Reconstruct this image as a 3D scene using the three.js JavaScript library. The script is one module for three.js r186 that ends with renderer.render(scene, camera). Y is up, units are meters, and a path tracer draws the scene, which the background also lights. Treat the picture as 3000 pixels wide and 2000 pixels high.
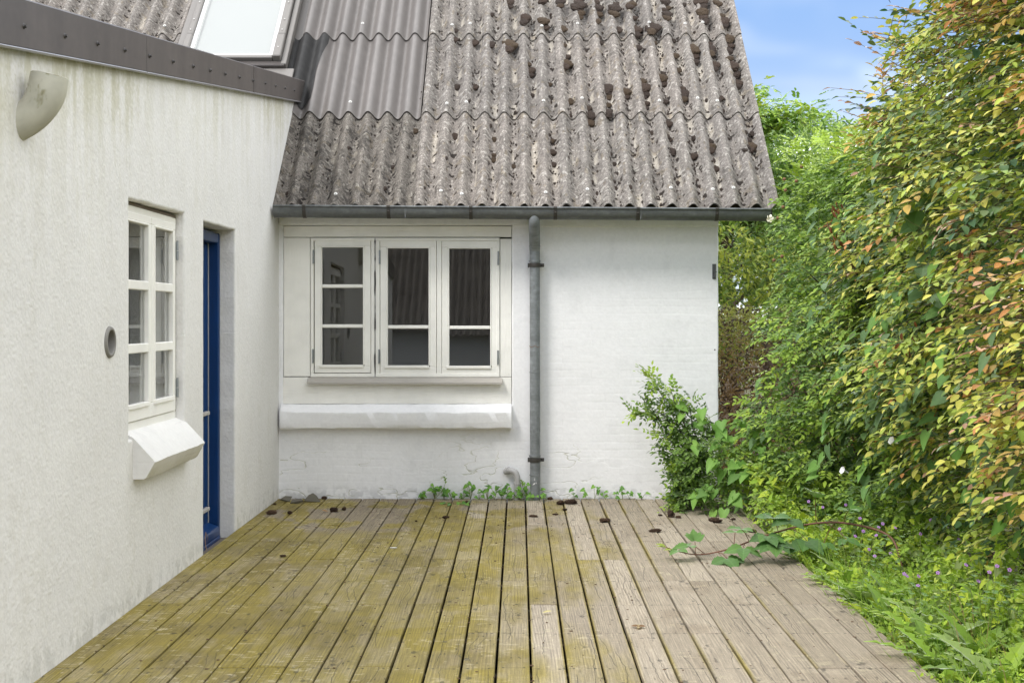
import * as THREE from 'three';
import { mergeGeometries, mergeVertices, toCreasedNormals } from 'three/addons/utils/BufferGeometryUtils.js';

// ------------------------------------------------------------------ noise and random numbers
function rngOf(seed) { let a = seed >>> 0; return () => { a = (a + 0x6D2B79F5) | 0; let t = Math.imul(a ^ (a >>> 15), 1 | a); t = (t + Math.imul(t ^ (t >>> 7), 61 | t)) ^ t; return ((t ^ (t >>> 14)) >>> 0) / 4294967296; }; }
function hash(x, y, s) { let h = (Math.imul(x, 374761393) + Math.imul(y, 668265263) + Math.imul(s, 974634777)) | 0; h = Math.imul(h ^ (h >>> 13), 1274126177); h = Math.imul(h ^ (h >>> 15), 2246822519); return ((h ^ (h >>> 16)) >>> 0) / 4294967296; }
function vn(x, y, s = 0, px = 0, py = 0) {
  let xi = Math.floor(x), yi = Math.floor(y); const fx = x - xi, fy = y - yi, u = fx * fx * (3 - 2 * fx), v = fy * fy * (3 - 2 * fy);
  let x1 = xi + 1, y1 = yi + 1;
  if (px) { xi = ((xi % px) + px) % px; x1 = ((x1 % px) + px) % px; } if (py) { yi = ((yi % py) + py) % py; y1 = ((y1 % py) + py) % py; }
  const a = hash(xi, yi, s), b = hash(x1, yi, s), c = hash(xi, y1, s), d = hash(x1, y1, s);
  return a + (b - a) * u + (c - a) * v + (a - b - c + d) * u * v;
}
function fbm(x, y, s = 0, o = 4, px = 0, py = 0) { let t = 0, a = 0.5, n = 0; for (let i = 0; i < o; i++) { t += a * vn(x, y, s + i * 17, px, py); n += a; a *= 0.5; x *= 2; y *= 2; px *= 2; py *= 2; } return t / n; }
const ss = (a, b, x) => { const t = Math.min(1, Math.max(0, (x - a) / (b - a))); return t * t * (3 - 2 * t); };
const mix = (a, b, t) => a + (b - a) * t;
const mix3 = (a, b, t) => [mix(a[0], b[0], t), mix(a[1], b[1], t), mix(a[2], b[2], t)];
const R = rngOf(20240611);
const rr = (a, b, r = R) => a + (b - a) * r();
const pick = (a, r = R) => a[Math.floor(r() * a.length)];
const V = (x, y, z) => new THREE.Vector3(x, y, z);

// ------------------------------------------------------------------ camera, sky, sun, exposure
const scene = new THREE.Scene();
const camera = new THREE.PerspectiveCamera(2 * Math.atan(1000 / 3700) * 180 / Math.PI, 1.5, 0.05, 600);
camera.position.set(0, 1.5, 10.54);
camera.lookAt(0, 1.5, 0);
camera.setViewOffset(3000, 2000, -20, 67, 3000, 2000);   // a level camera with its lens shifted a little
scene.add(camera);

const SKY = 1.12;
{
  const w = 1024, h = 512, d = new Float32Array(w * h * 4);
  for (let y = 0; y < h; y++) for (let x = 0; x < w; x++) {
    const th = ((y + 0.5) / h - 0.5) * Math.PI, ph = ((x + 0.5) / w - 0.5) * 2 * Math.PI, dy = Math.sin(th), dx = Math.cos(ph) * Math.cos(th), dz = Math.sin(ph) * Math.cos(th);
    let c;
    if (dy >= 0) {
      c = mix3([0.34, 0.385, 0.43], [0.132, 0.216, 0.375], ss(0.03, 0.25, th));
      c = mix3(c, [0.10, 0.18, 0.36], ss(0.4, 1.3, th));
      const k = 1 / (dy + 0.16), cx = dx * k * 1.15 + 2.22, cz = dz * k * 1.15 + 4.35;
      const n = fbm(cx + 0.6 * fbm(cx * 2, cz * 2, 5, 3), cz, 11, 6), cov = ss(0.36, 0.56, n);
      const ci = ss(0.46, 0.72, fbm(cx * 1.6 + 2 * fbm(cx * 3, cz * 3, 15, 3), cz * 6.5, 13, 5)) * 0.2; c = mix3(c, [0.40, 0.43, 0.46], ci); c = mix3(c, [0.985, 1.0, 1.025], cov * 0.97);
    } else c = mix3([0.30, 0.34, 0.38], [0.20, 0.21, 0.19], ss(0, 0.3, -th));
    const i = (y * w + x) * 4; d[i] = c[0] * SKY; d[i + 1] = c[1] * SKY; d[i + 2] = c[2] * SKY; d[i + 3] = 1;
  }
  const t = new THREE.DataTexture(d, w, h, THREE.RGBAFormat, THREE.FloatType);
  t.mapping = THREE.EquirectangularReflectionMapping; t.magFilter = t.minFilter = THREE.LinearFilter; t.wrapS = THREE.RepeatWrapping; t.needsUpdate = true;
  scene.background = t; scene.environment = t; scene.backgroundIntensity = 1; scene.environmentIntensity = 1;
}
const sun = new THREE.DirectionalLight(new THREE.Color(1.0, 0.97, 0.93), 1.2);
sun.position.set(-5.8, 8.8, 6.6); sun.target.position.set(0, 0, 1);
sun.castShadow = true; sun.shadow.radius = 32; sun.shadow.mapSize.set(2048, 2048);
Object.assign(sun.shadow.camera, { left: -9, right: 9, top: 9, bottom: -9, near: 0.5, far: 40 });
scene.add(sun, sun.target);

const renderer = new THREE.WebGLRenderer({ antialias: true });
renderer.toneMapping = THREE.LinearToneMapping;
renderer.toneMappingExposure = 2.32;
renderer.shadowMap.enabled = true;

// ------------------------------------------------------------------ naming and small helpers
const counts = new Map();
function numbered(n) { const k = counts.get(n) ?? 0; counts.set(n, k + 1); return k ? `${n}_${String(k).padStart(3, '0')}` : n; }
function tag(o, label, category, group, kind) { if (label) o.userData.label = label; if (category) o.userData.category = category; if (group) o.userData.group = group; if (kind) o.userData.kind = kind; return o; }
function thing(name, label, category, pos = [0, 0, 0], group) { const g = new THREE.Group(); g.name = numbered(name); g.position.set(...pos); scene.add(g); return tag(g, label, category, group); }
function sub(name, parent, label) { const g = new THREE.Group(); g.name = name; parent.add(g); return tag(g, label); }
function mesh(name, geo, mat, parent, label) { const m = new THREE.Mesh(geo, mat); m.name = parent === scene ? numbered(name) : name; m.castShadow = m.receiveShadow = true; parent.add(m); return tag(m, label); }
const merge = (gs) => mergeGeometries(gs.map((g) => { const q = g.index ? g.toNonIndexed() : g; for (const k of Object.keys(q.attributes)) if (!['position', 'normal', 'uv'].includes(k)) q.deleteAttribute(k); return q; }), false);

// a box with chamfered edges; uv in metres with u along x (or z), swapped by `swap`
function cb(x0, x1, y0, y1, z0, z1, c = 0.003, swap = false) {
  const mid = [(x0 + x1) / 2, (y0 + y1) / 2, (z0 + z1) / 2], ext = [(x1 - x0) / 2, (y1 - y0) / 2, (z1 - z0) / 2];
  c = Math.min(c, ext[0] * 0.9, ext[1] * 0.9, ext[2] * 0.9);
  const pt = (s, f) => s.map((q, i) => mid[i] + q * (i === f ? ext[i] : ext[i] - c));
  const pos = [], tri = (a, b, d) => { const n = [0, 1, 2].map((i) => (a[i] + b[i] + d[i]) / 3 - mid[i]); const u = b.map((q, i) => q - a[i]), v = d.map((q, i) => q - a[i]); const cr = [u[1] * v[2] - u[2] * v[1], u[2] * v[0] - u[0] * v[2], u[0] * v[1] - u[1] * v[0]]; const e = [n[0] / ext[0], n[1] / ext[1], n[2] / ext[2]]; if (cr[0] * e[0] * 1 + cr[1] * e[1] + cr[2] * e[2] < 0) pos.push(...a, ...d, ...b); else pos.push(...a, ...b, ...d); };
  const S = [-1, 1];
  for (let f = 0; f < 3; f++) for (const q of S) {
    const [g, h] = [(f + 1) % 3, (f + 2) % 3]; const mk = (a, b) => { const s = [0, 0, 0]; s[f] = q; s[g] = a; s[h] = b; return pt(s, f); };
    tri(mk(-1, -1), mk(1, -1), mk(1, 1)); tri(mk(-1, -1), mk(1, 1), mk(-1, 1));
  }
  for (let e = 0; e < 3; e++) for (const a of S) for (const b of S) {
    const [g, h] = [(e + 1) % 3, (e + 2) % 3]; const mk = (t, f) => { const s = [0, 0, 0]; s[e] = t; s[g] = a; s[h] = b; return pt(s, f); };
    tri(mk(-1, g), mk(1, g), mk(1, h)); tri(mk(-1, g), mk(1, h), mk(-1, h));
  }
  for (const a of S) for (const b of S) for (const d of S) tri(pt([a, b, d], 0), pt([a, b, d], 1), pt([a, b, d], 2));
  const g = new THREE.BufferGeometry(); g.setAttribute('position', new THREE.Float32BufferAttribute(pos, 3)); g.computeVertexNormals();
  const n = g.attributes.normal, uv = [];
  for (let i = 0; i < pos.length; i += 9) { const k = i / 3, ax = Math.abs(n.getX(k)), ay = Math.abs(n.getY(k)), az = Math.abs(n.getZ(k)); for (let j = 0; j < 3; j++) { const [X, Y, Z] = pos.slice(i + j * 3, i + j * 3 + 3); let q = az >= ax && az >= ay ? [X, Y] : ay >= ax ? [X, Z] : [Z, Y]; if (swap) q = [q[1], q[0]]; uv.push(...q); } }
  g.setAttribute('uv', new THREE.Float32BufferAttribute(uv, 2)); return g;
}
// a profile [[a, b]...] carried along t; map(a, b, t, i) gives the point
function prism(profile, ts, map, closed = true, caps = true) {
  const n = profile.length, pos = [], uv = [], P = ts.map((t) => profile.map(([a, b], i) => map(a, b, t, i))), len = [0];
  for (let i = 1; i <= n; i++) len.push(len[i - 1] + Math.hypot(profile[i % n][0] - profile[i - 1][0], profile[i % n][1] - profile[i - 1][1]));
  const last = closed ? n : n - 1;
  for (let k = 0; k + 1 < ts.length; k++) for (let i = 0; i < last; i++) { const j = (i + 1) % n; for (const [q, m, l] of [[k, i, i], [k + 1, i, i], [k + 1, j, i + 1], [k, i, i], [k + 1, j, i + 1], [k, j, i + 1]]) { pos.push(...P[q][m]); uv.push(ts[q], len[l]); } }
  if (closed && caps) for (const [k, flip] of [[0, false], [ts.length - 1, true]]) for (const f of THREE.ShapeUtils.triangulateShape(profile.map((q) => new THREE.Vector2(...q)), [])) for (const i of flip ? f : [f[0], f[2], f[1]]) { pos.push(...P[k][i]); uv.push(...profile[i]); }
  const g = new THREE.BufferGeometry(); g.setAttribute('position', new THREE.Float32BufferAttribute(pos, 3)); g.setAttribute('uv', new THREE.Float32BufferAttribute(uv, 2)); g.computeVertexNormals(); return g;
}
const steps = (a, b, n) => Array.from({ length: n + 1 }, (_, i) => a + (b - a) * i / n);
// a round tube along points with its own radius at each
function tube(pts, rad, seg = 6, cap = true) {
  const pos = [], uv = [], idx = []; let t0 = null, nrm = null, L = 0;
  pts.forEach((p, i) => {
    const a = pts[Math.max(0, i - 1)], b = pts[Math.min(pts.length - 1, i + 1)], t = b.clone().sub(a).normalize();
    if (!nrm) { nrm = Math.abs(t.y) < 0.9 ? V(0, 1, 0) : V(1, 0, 0); }
    nrm = nrm.clone().sub(t.clone().multiplyScalar(nrm.dot(t))).normalize(); const bi = t.clone().cross(nrm);
    if (i) L += p.distanceTo(pts[i - 1]); const r = typeof rad === 'function' ? rad(i / (pts.length - 1)) : rad;
    for (let k = 0; k <= seg; k++) { const an = k / seg * 2 * Math.PI; const q = p.clone().addScaledVector(nrm, Math.cos(an) * r).addScaledVector(bi, Math.sin(an) * r); pos.push(q.x, q.y, q.z); uv.push(k / seg * 2 * Math.PI * r, L); }
    if (i) for (let k = 0; k < seg; k++) { const o = (i - 1) * (seg + 1) + k, q = o + seg + 1; idx.push(o, q, o + 1, o + 1, q, q + 1); }
  });
  const g = new THREE.BufferGeometry(); g.setAttribute('position', new THREE.Float32BufferAttribute(pos, 3)); g.setAttribute('uv', new THREE.Float32BufferAttribute(uv, 2)); g.setIndex(idx); g.computeVertexNormals();
  if (!cap) return g;
  const caps = [g.toNonIndexed()];
  for (const e of [0, pts.length - 1]) { const c = [], u = []; for (let k = 0; k < seg; k++) { const o = (e * (seg + 1) + k) * 3; const A = [pos[o], pos[o + 1], pos[o + 2]], B = [pos[o + 3], pos[o + 4], pos[o + 5]]; c.push(...pts[e].toArray(), ...(e ? A : B), ...(e ? B : A)); u.push(0, 0, 0, 0.01, 0.01, 0); } const q = new THREE.BufferGeometry(); q.setAttribute('position', new THREE.Float32BufferAttribute(c, 3)); q.setAttribute('uv', new THREE.Float32BufferAttribute(u, 2)); q.computeVertexNormals(); caps.push(q); }
  return mergeGeometries(caps);
}
const curve = (pts, n) => new THREE.CatmullRomCurve3(pts).getPoints(n);

// ------------------------------------------------------------------ textures
function tex(w, h, fn, srgb, rx = 1, ry = 1) {
  const d = new Uint8Array(w * h * 4), o = [0, 0, 0];
  for (let y = 0; y < h; y++) for (let x = 0; x < w; x++) { fn((x + 0.5) / w, (y + 0.5) / h, o, x, y); const i = (y * w + x) * 4; for (let k = 0; k < 3; k++) d[i + k] = Math.max(0, Math.min(255, Math.round(o[k] * 255))); d[i + 3] = 255; }
  const t = new THREE.DataTexture(d, w, h); t.wrapS = t.wrapT = THREE.RepeatWrapping; t.magFilter = THREE.LinearFilter; t.minFilter = THREE.LinearMipmapLinearFilter; t.generateMipmaps = true;
  if (srgb) t.colorSpace = THREE.SRGBColorSpace; t.repeat.set(rx, ry); t.needsUpdate = true; return t;
}
const std = (o) => new THREE.MeshStandardMaterial({ roughness: 0.85, ...o });
const rgb = (r, g, b) => new THREE.Color().setRGB(r, g, b);
// ------------------------------------------------------------------ surfaces
// the deck: column edges, the rows where boards may end (the joists) and one picture of wood for the whole deck
const gapX = []; for (let k = -14; k <= 11; k++) gapX.push(0.0528 + k * (k > 0 ? 0.1535 : 0.1508));
const joistZ = [0.73, 1.38, 2.03, 2.67, 3.30, 3.90, 4.50, 5.10, 5.70, 6.30];
const DECK = { x0: -2.08, w: 3.9, z0: -0.05, l: 6.8, end: 6.7 };
const deckCols = [];
{
  const r = rngOf(77);
  for (let c = 0; c + 1 < gapX.length; c++) {
    const ends = [0.012]; let i = c % 3 === 0 ? 2 + Math.floor(r() * 3) : 1 + Math.floor(r() * 4);
    while (i < joistZ.length) { ends.push(joistZ[i] + rr(-0.012, 0.012, r)); i += 2 + Math.floor(r() * 3); }
    ends.push(DECK.end);
    deckCols.push({ x0: Math.max(gapX[c], -2.012), x1: gapX[c + 1], ends, seg: ends.slice(1).map(() => ({ seed: Math.floor(r() * 9999), tone: rr(-1, 1, r), warm: rr(-1, 1, r), knots: Array.from({ length: 3 }, () => [r(), r(), rr(0.006, 0.014, r)]) })) });
  }
}
const deckH = new Float32Array(2048 * 2048);
const deckColor = tex(2048, 2048, (u, v, o, px, py) => {
  const x = DECK.x0 + u * DECK.w, z = DECK.z0 + v * DECK.l;
  let c = 0; while (c + 2 < gapX.length && x > gapX[c + 1]) c++;
  const col = deckCols[c]; let s = 0; while (s + 2 < col.ends.length && z > col.ends[s + 1]) s++;
  const b = col.seg[s], za = col.ends[s], zb = col.ends[s + 1], lx = (x - gapX[c]) / (gapX[c + 1] - gapX[c]), sd = b.seed;
  let warp = (vn(lx * 1.5 + sd, z * 0.8, sd) - 0.5) * 0.7, knot = 0;
  for (const [kx, kz, kr] of b.knots) { const dx = (lx - kx) * 0.15, dz = (z - mix(za, zb, kz)) / 1.9, q = Math.sqrt(dx * dx + dz * dz) / kr; if (q < 6) { warp += Math.sign(dx || 1) * 0.35 * Math.exp(-q * q * 0.35); knot = Math.max(knot, 1 - ss(0.6, 1.15, q)); } }
  const gx = lx * 7 + warp * 3 + sd;
  const rings = 0.5 + 0.5 * Math.sin(gx * 9.5 + 2.2 * fbm(gx * 0.7, z * 0.8, sd, 2));
  const fine = fbm(x * 520, z * 11, sd, 3), mid = fbm(gx * 4.5, z * 3.2, sd + 3, 3), blotch = fbm(x * 5, z * 3.4, 41, 4), grit = vn(x * 380, z * 300, 9);
  let crack = 0;
  { const cx = lx + (vn(z * 3.1, sd, 2) - 0.5) * 0.35 + (vn(z * 23, sd, 3) - 0.5) * 0.05; for (const q of [0.28, 0.52, 0.77]) { const on = ss(0.58, 0.7, vn(z * 1.9 + q * 31, sd + q * 10, 4)); crack = Math.max(crack, on * (1 - ss(0.004, 0.014, Math.abs(cx - q)))); } }
  let k = [0.585, 0.54, 0.468];
  k = mix3(k, [0.70, 0.655, 0.585], ss(0.35, 0.75, b.tone * 0.3 + 0.5) * 0.8);
  k = mix3(k, [0.475, 0.415, 0.34], ss(0.5, 0.78, blotch) * 0.42);
  k = mix3(k, [0.57, 0.525, 0.455], 0.3 + b.warm * 0.2);
  // green algae that grows where the deck stays damp, broken up board by board
  const alg = fbm(x * 2.1 + 9, z * 1.2, 61, 4) * 0.6 + 0.4 * fbm(lx * 1.6 + sd, z * 1.7, sd + 5, 4), ax = x + (alg - 0.5) * 1.7 + b.tone * 0.3;
  let a = 1 - ss(-0.35, 0.42, ax); a *= 0.62 + 0.38 * ss(0.3, 0.6, fbm(x * 14 + sd, z * 6, 63, 4));
  const edge = 1 - ss(0.03, 0.13, Math.min(lx, 1 - lx)); a = Math.max(a, edge * 0.75 * (1 - ss(0.5, 1.2, ax)));
  const bare = ss(0.50, 0.58, fbm(x * 3.2, z * 2.2, 71, 4) + 0.16 * (1 - ss(0.5, 0.62, Math.abs(z - 1.1))) * ss(-1.72, -1.5, x) * (1 - ss(-0.9, -0.75, x)) + 0.15 * (1 - ss(0.06, 0.22, z)));
  a *= 1 - bare * (0.3 + 0.55 * ss(-1.4, -1.0, -z + 0.4));
  const green = mix3([0.525, 0.468, 0.18], [0.465, 0.412, 0.175], ss(0.4, 0.68, blotch + (fine - 0.5) * 0.3));
  k = mix3(k, green, Math.min(0.93, a * 0.98));
  k = mix3(k, [0.43, 0.38, 0.315], 0.4 * bare * ss(-0.6, -1.0, x) * ss(1.9, 1.5, z));
  // light scrapes and flakes
  const scr = ss(0.66, 0.74, fbm(x * 26 + 3 * vn(z * 8, x * 5, 3), z * 38, 81, 3)) * ss(0.45, 0.62, fbm(x * 4, z * 4, 83, 2)), fl = ss(0.78, 0.83, vn(x * 34, z * 60, 85)) * ss(0.5, 0.7, vn(x * 3, z * 3, 86));
  k = mix3(k, [0.72, 0.68, 0.57], Math.min(0.8, scr * 0.5 + fl * (x < -0.8 ? 0.6 : 0.25)));
  const l = 1 + (fine - 0.5) * 0.36 + (mid - 0.5) * 0.2 + (rings - 0.5) * 0.07 * ss(0.35, 0.65, vn(lx * 3, z * 2.2, sd + 8)) * 2 + (grit - 0.5) * 0.16;
  let d = l * (1 - crack * 0.42) * (1 - knot * 0.3) * (1 - 0.3 * ss(0.74, 0.82, fbm(x * 60, z * 26, 91, 2)) * ss(0.5, 0.65, blotch));
  for (const jz of joistZ) { const dz = Math.abs(z - jz - 0.02); d *= 1 - 0.10 * ss(0.011, 0.002, dz) * ss(0.35, 0.6, vn(x * 40, jz, 5)); if (dz < 0.02) for (const q of [0.2, 0.8]) { const e = Math.hypot((lx - q) * 0.15, dz); if (e < 0.006) d *= 0.55; } }
  for (let i = 0; i < 3; i++) o[i] = k[i] * d;
  deckH[py * 2048 + px] = 0.55 + (fine - 0.5) * 0.35 + (rings - 0.5) * 0.18 + (mid - 0.5) * 0.2 - crack * 0.5 - knot * 0.1 + (grit - 0.5) * 0.12;
}, true);
const deckBump = tex(2048, 2048, (u, v, o, px, py) => { o[0] = o[1] = o[2] = deckH[py * 2048 + px]; });
for (const t of [deckColor, deckBump]) t.wrapS = t.wrapT = THREE.ClampToEdgeWrapping;
const deckMat = std({ map: deckColor, bumpMap: deckBump, bumpScale: 0.0016, roughness: 0.8, color: rgb(0.88, 0.875, 0.87) });

// limewashed brick wall: uv in metres, one picture 4.4 x 2.8 m
const brickH = (x, y) => {
  const cy = y / 0.0665 + (fbm(x * 1.2, y * 2, 5, 2) - 0.5) * 0.8, row = Math.floor(cy), f = cy - row, off = (row & 1) * 0.115;
  const cx = (x + off) / 0.24, fx = cx - Math.floor(cx), own = hash(Math.floor(cx), row, 7);
  const joint = Math.max(1 - ss(0, 0.22, Math.min(f, 1 - f)), 0.7 * (1 - ss(0, 0.06, Math.min(fx, 1 - fx)))), soft = fbm(x * 3, y * 5, 8, 3);
  return { h: 0.5 - joint * 0.07 * ss(0.35, 0.62, soft) + (own - 0.5) * 0.09 + (fbm(x * 2.2, y * 4.5, 9, 4) - 0.5) * 0.55 + (fbm(x * 34, y * 40, 10, 3) - 0.5) * 0.14, soft };
};
const flake = (x, y) => { const m = ss(0.62, 0.25, y) * ss(0.62, 0.3, x - 0.1) * 1.0; if (m <= 0) return 0; const q = fbm(x * 3.6, y * 9, 21, 4), e = 1 - ss(0, 0.016, Math.abs(q - 0.52)), w = ss(0.42, 0.52, fbm(x * 2.4, y * 3.5, 23, 3)); return e * w * m; };
const limeH = new Float32Array(2048 * 1280);
const limeColor = tex(2048, 1280, (u, v, o, px, py) => {
  const x = u * 4.4 - 2.4, y = v * 2.8 - 0.2, b = brickH(x, y), fk = flake(x, y);
  const st = fbm(x * 1.7, y * 1.1, 31, 4), dirt = ss(0.56, 0.8, fbm(x * 9, y * 7, 33, 4)) * 0.018, low = ss(0.10, 0.0, y - 0.05 * fbm(x * 14, 3, 35, 3)) * ss(0.4, 0.62, fbm(x * 24, y * 30, 36, 3)) * 0.10, sp = vn(x * 210, y * 210, 37) > 0.985 ? 0.07 : 0;
  const l = 0.925 + (st - 0.5) * 0.05 - dirt - low - sp - fk * 0.12 + (fbm(x * 60, y * 60, 38, 2) - 0.5) * 0.03;
  o[0] = l; o[1] = l * 0.997; o[2] = l * 0.997 - fk * 0.05;
  limeH[py * 2048 + px] = b.h - fk * 0.4 + (q => q * 0.08)(ss(0.5, 0.53, fbm(x * 3.6, y * 9, 21, 4)) * ss(0.62, 0.25, y));
}, true, 1 / 4.4, 1 / 2.8);
const limeBump = tex(2048, 1280, (u, v, o, px, py) => { o[0] = o[1] = o[2] = limeH[py * 2048 + px]; }, false, 1 / 4.4, 1 / 2.8);
for (const t of [limeColor, limeBump]) t.offset.set(2.4 / 4.4, 0.2 / 2.8);
const limePlainMap = limeColor.clone(), limePlainBump = limeBump.clone(); for (const t of [limePlainMap, limePlainBump]) { t.offset.set(2.4 / 4.4, 1.3 / 2.8); t.needsUpdate = true; }
const limePlain = std({ map: limePlainMap, bumpMap: limePlainBump, bumpScale: 0.006, roughness: 0.88 });
const limeMat = std({ map: limeColor, bumpMap: limeBump, bumpScale: 0.0075, roughness: 0.88 });

// rough plaster of the lower wing: uv = (-z, y) in metres, one picture 8 x 4 m, with weather streaks, a grainy greenish tone growing towards the verge and trowel arcs
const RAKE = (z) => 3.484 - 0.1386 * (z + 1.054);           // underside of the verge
const plH = new Float32Array(2048 * 1536);
const plasterColor = tex(2048, 1536, (u, v, o, px, py) => {
  const p = u * 8 - 6.6, y = v * 4 - 0.25, z = -p;
  const swirl = (() => { let h = 0; for (let i = 0; i < 2; i++) { const gx = p / 0.33 + i * 0.5, gy = y / 0.3 + i * 0.37, X = Math.floor(gx), Y = Math.floor(gy), cx = hash(X, Y, 3 + i), cy = hash(X, Y, 5 + i), on = hash(X, Y, 9 + i) * ss(1.1, 0.1, y + 0.25 * (p < -4.5 ? -1 : 0)) ; if (on < 0.45) continue; const d = Math.hypot(gx - X - cx, gy - Y - cy + 0.4); const w = ss(0.5, 0.3, Math.abs(gx - X - 0.5)) * ss(0.5, 0.3, Math.abs(gy - Y - 0.5)); h += w * on * (0.5 + 0.5 * Math.sin(d * 34)) * (fbm(p * 9, y * 9, 4, 2)); } return h; })();
  const sand = fbm(p * 75, y * 75, 12, 3), lump = fbm(p * 2.6, y * 2.2, 14, 4), wave = fbm(p * 7, y * 9, 15, 3);
  const streak = ss(0.45, 0.75, fbm(p * 5.5, y * 1.5, 51, 5)), grain = fbm(p * 26, y * 14, 52, 4), run = ss(0.30, 0.75, fbm(p * 13, y * 1.1, 54, 4));
  let algae; const under = RAKE(z) - y + (fbm(p * 6, 2, 57, 3) - 0.5) * 0.5; algae = ss(0.42, 0.02, under) * ss(0.25, 0.75, fbm(p * 70, y * 60, 55, 3) * 0.5 + grain * 0.3 + run * 0.3) + 0.3 * ss(1.2, 0.3, under) * ss(0.40, 0.72, fbm(p * 60, y * 40, 56, 3) * 0.4 + grain * 0.3 + run * 0.35);  // greener and darker towards the verge, broken up by noise grain
  const low = ss(0.10, 0.0, y - 0.09 * fbm(p * 12, 2, 58, 3)) * ss(0.42, 0.62, grain), spots = ss(0.57, 0.7, fbm(p * 5, y * 4, 59, 5));
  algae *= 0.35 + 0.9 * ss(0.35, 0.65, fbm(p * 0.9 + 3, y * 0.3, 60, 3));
  let k = [0.862, 0.855, 0.842];
  k = mix3(k, [0.775, 0.757, 0.72], streak * 0.12 * ss(0.34, 0.66, grain));
  k = mix3(k, [0.74, 0.73, 0.67], spots * 0.10 * ss(0.44, 0.6, grain));
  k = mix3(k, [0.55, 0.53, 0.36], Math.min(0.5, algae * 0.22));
  k = mix3(k, [0.55, 0.55, 0.53], low * 0.2);
  const l = 1 + (sand - 0.5) * 0.06 + (lump - 0.5) * 0.04;
  for (let i = 0; i < 3; i++) o[i] = k[i] * l;
  plH[py * 2048 + px] = 0.5 + (sand - 0.5) * 0.22 + (lump - 0.5) * 0.55 + (wave - 0.5) * 0.22 + swirl * 0.16;
}, true, 1 / 8, 1 / 4);
const plasterBump = tex(2048, 1536, (u, v, o, px, py) => { o[0] = o[1] = o[2] = plH[py * 2048 + px]; }, false, 1 / 8, 1 / 4);
for (const t of [plasterColor, plasterBump]) t.offset.set(6.6 / 8, 0.25 / 4);
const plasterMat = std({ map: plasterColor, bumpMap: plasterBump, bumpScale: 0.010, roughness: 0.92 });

// weathered fibre cement: u across seven waves (1.2068 m), v along the slope (2.6 m)
const WAVE = 0.1724;
function cement(seed, dirty) {
  const h = new Float32Array(1024 * 2048);
  const map = tex(1024, 2048, (u, v, o, px, py) => {
    const w = u * 7, f = w - Math.floor(w), s = v * 2.6, tr = 0.5 - 0.5 * Math.cos(2 * Math.PI * f);
    const sp = fbm(u * 190, v * 330, seed, 2, 190, 330), sp2 = fbm(u * 56, v * 110, seed + 1, 3, 56, 110), bl = fbm(u * 14, v * 22, seed + 2, 4, 14, 22), dk = fbm(u * 84, v * 120, seed + 4, 3, 84, 120);
    let k = [0.598, 0.568, 0.536];
    k = mix3(k, [0.74, 0.715, 0.685], ss(0.45, 0.75, sp2 * 0.4 + sp * 0.6) * 0.45);
    k = mix3(k, [0.425, 0.405, 0.38], ss(0.52, 0.70, bl * 0.6 + sp2 * 0.4) * (0.28 + 0.4 * dirty));
    // dark lichen grains, anywhere on the sheet
    k = mix3(k, [0.30, 0.28, 0.26], ss(0.54, 0.62, dk * 0.6 + bl * 0.4) * (0.28 + 0.3 * dirty));
    const patch = ss(0.62, 0.655, fbm(u * 14 + 0.5, v * 10, seed + 6, 3, 14, 10)) * ss(0.30, 0.44, f) * ss(0.74, 0.62, f);
    k = mix3(k, [0.80, 0.765, 0.705], patch * 0.8 * (1 - 0.35 * dirty));
    const lich = ss(0.77, 0.82, vn(u * 66, v * 130, seed + 8, 66, 130)); k = mix3(k, [0.84, 0.82, 0.78], lich * 0.6);
    const och = ss(0.80, 0.86, vn(u * 34, v * 60, seed + 9, 34, 60)); k = mix3(k, [0.50, 0.42, 0.28], och * 0.22);
    const moss = ss(0.72, 0.76, fbm(u * 46, v * 70, seed + 10, 2, 46, 70)) * ss(0.2, 0.7, tr); k = mix3(k, [0.16, 0.125, 0.10], moss * 0.92);
    const l = (1 + (sp - 0.5) * 0.42) * (dirty ? 0.86 : 1);
    for (let i = 0; i < 3; i++) o[i] = k[i] * l;
    h[py * 1024 + px] = 0.45 + (sp - 0.5) * 0.5 + (sp2 - 0.5) * 0.15 + lich * 0.1 + moss * 0.4 - patch * 0.1;
  }, true);
  const bump = tex(1024, 2048, (u, v, o, px, py) => { o[0] = o[1] = o[2] = h[py * 1024 + px]; });
  return { map, bump };
}
const cem = [cement(100, 0), cement(200, 1)];
const roofMats = [[0.62, 0.62, 0.62], [0.58, 0.58, 0.585], [0.65, 0.64, 0.635]].map((c) => std({ map: cem[0].map, bumpMap: cem[0].bump, bumpScale: 0.0014, roughness: 0.95, color: rgb(...c) }));
const roofDirty = std({ color: rgb(0.60, 0.59, 0.57), map: cem[1].map, bumpMap: cem[1].bump, bumpScale: 0.0018, roughness: 0.95 });
const cleanTex = tex(512, 512, (u, v, o) => { const a = fbm(u * 40, v * 40, 301, 3, 40, 40), b = fbm(u * 7, v * 2, 303, 3, 7, 2), s = 0.0; const l = 1 + (a - 0.5) * 0.10 + (b - 0.5) * 0.12; o[0] = 0.505 * l; o[1] = 0.485 * l; o[2] = 0.468 * l; }, true);
const newRoof = std({ color: rgb(0.72, 0.71, 0.71), map: cleanTex, roughness: 0.5 });

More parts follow.
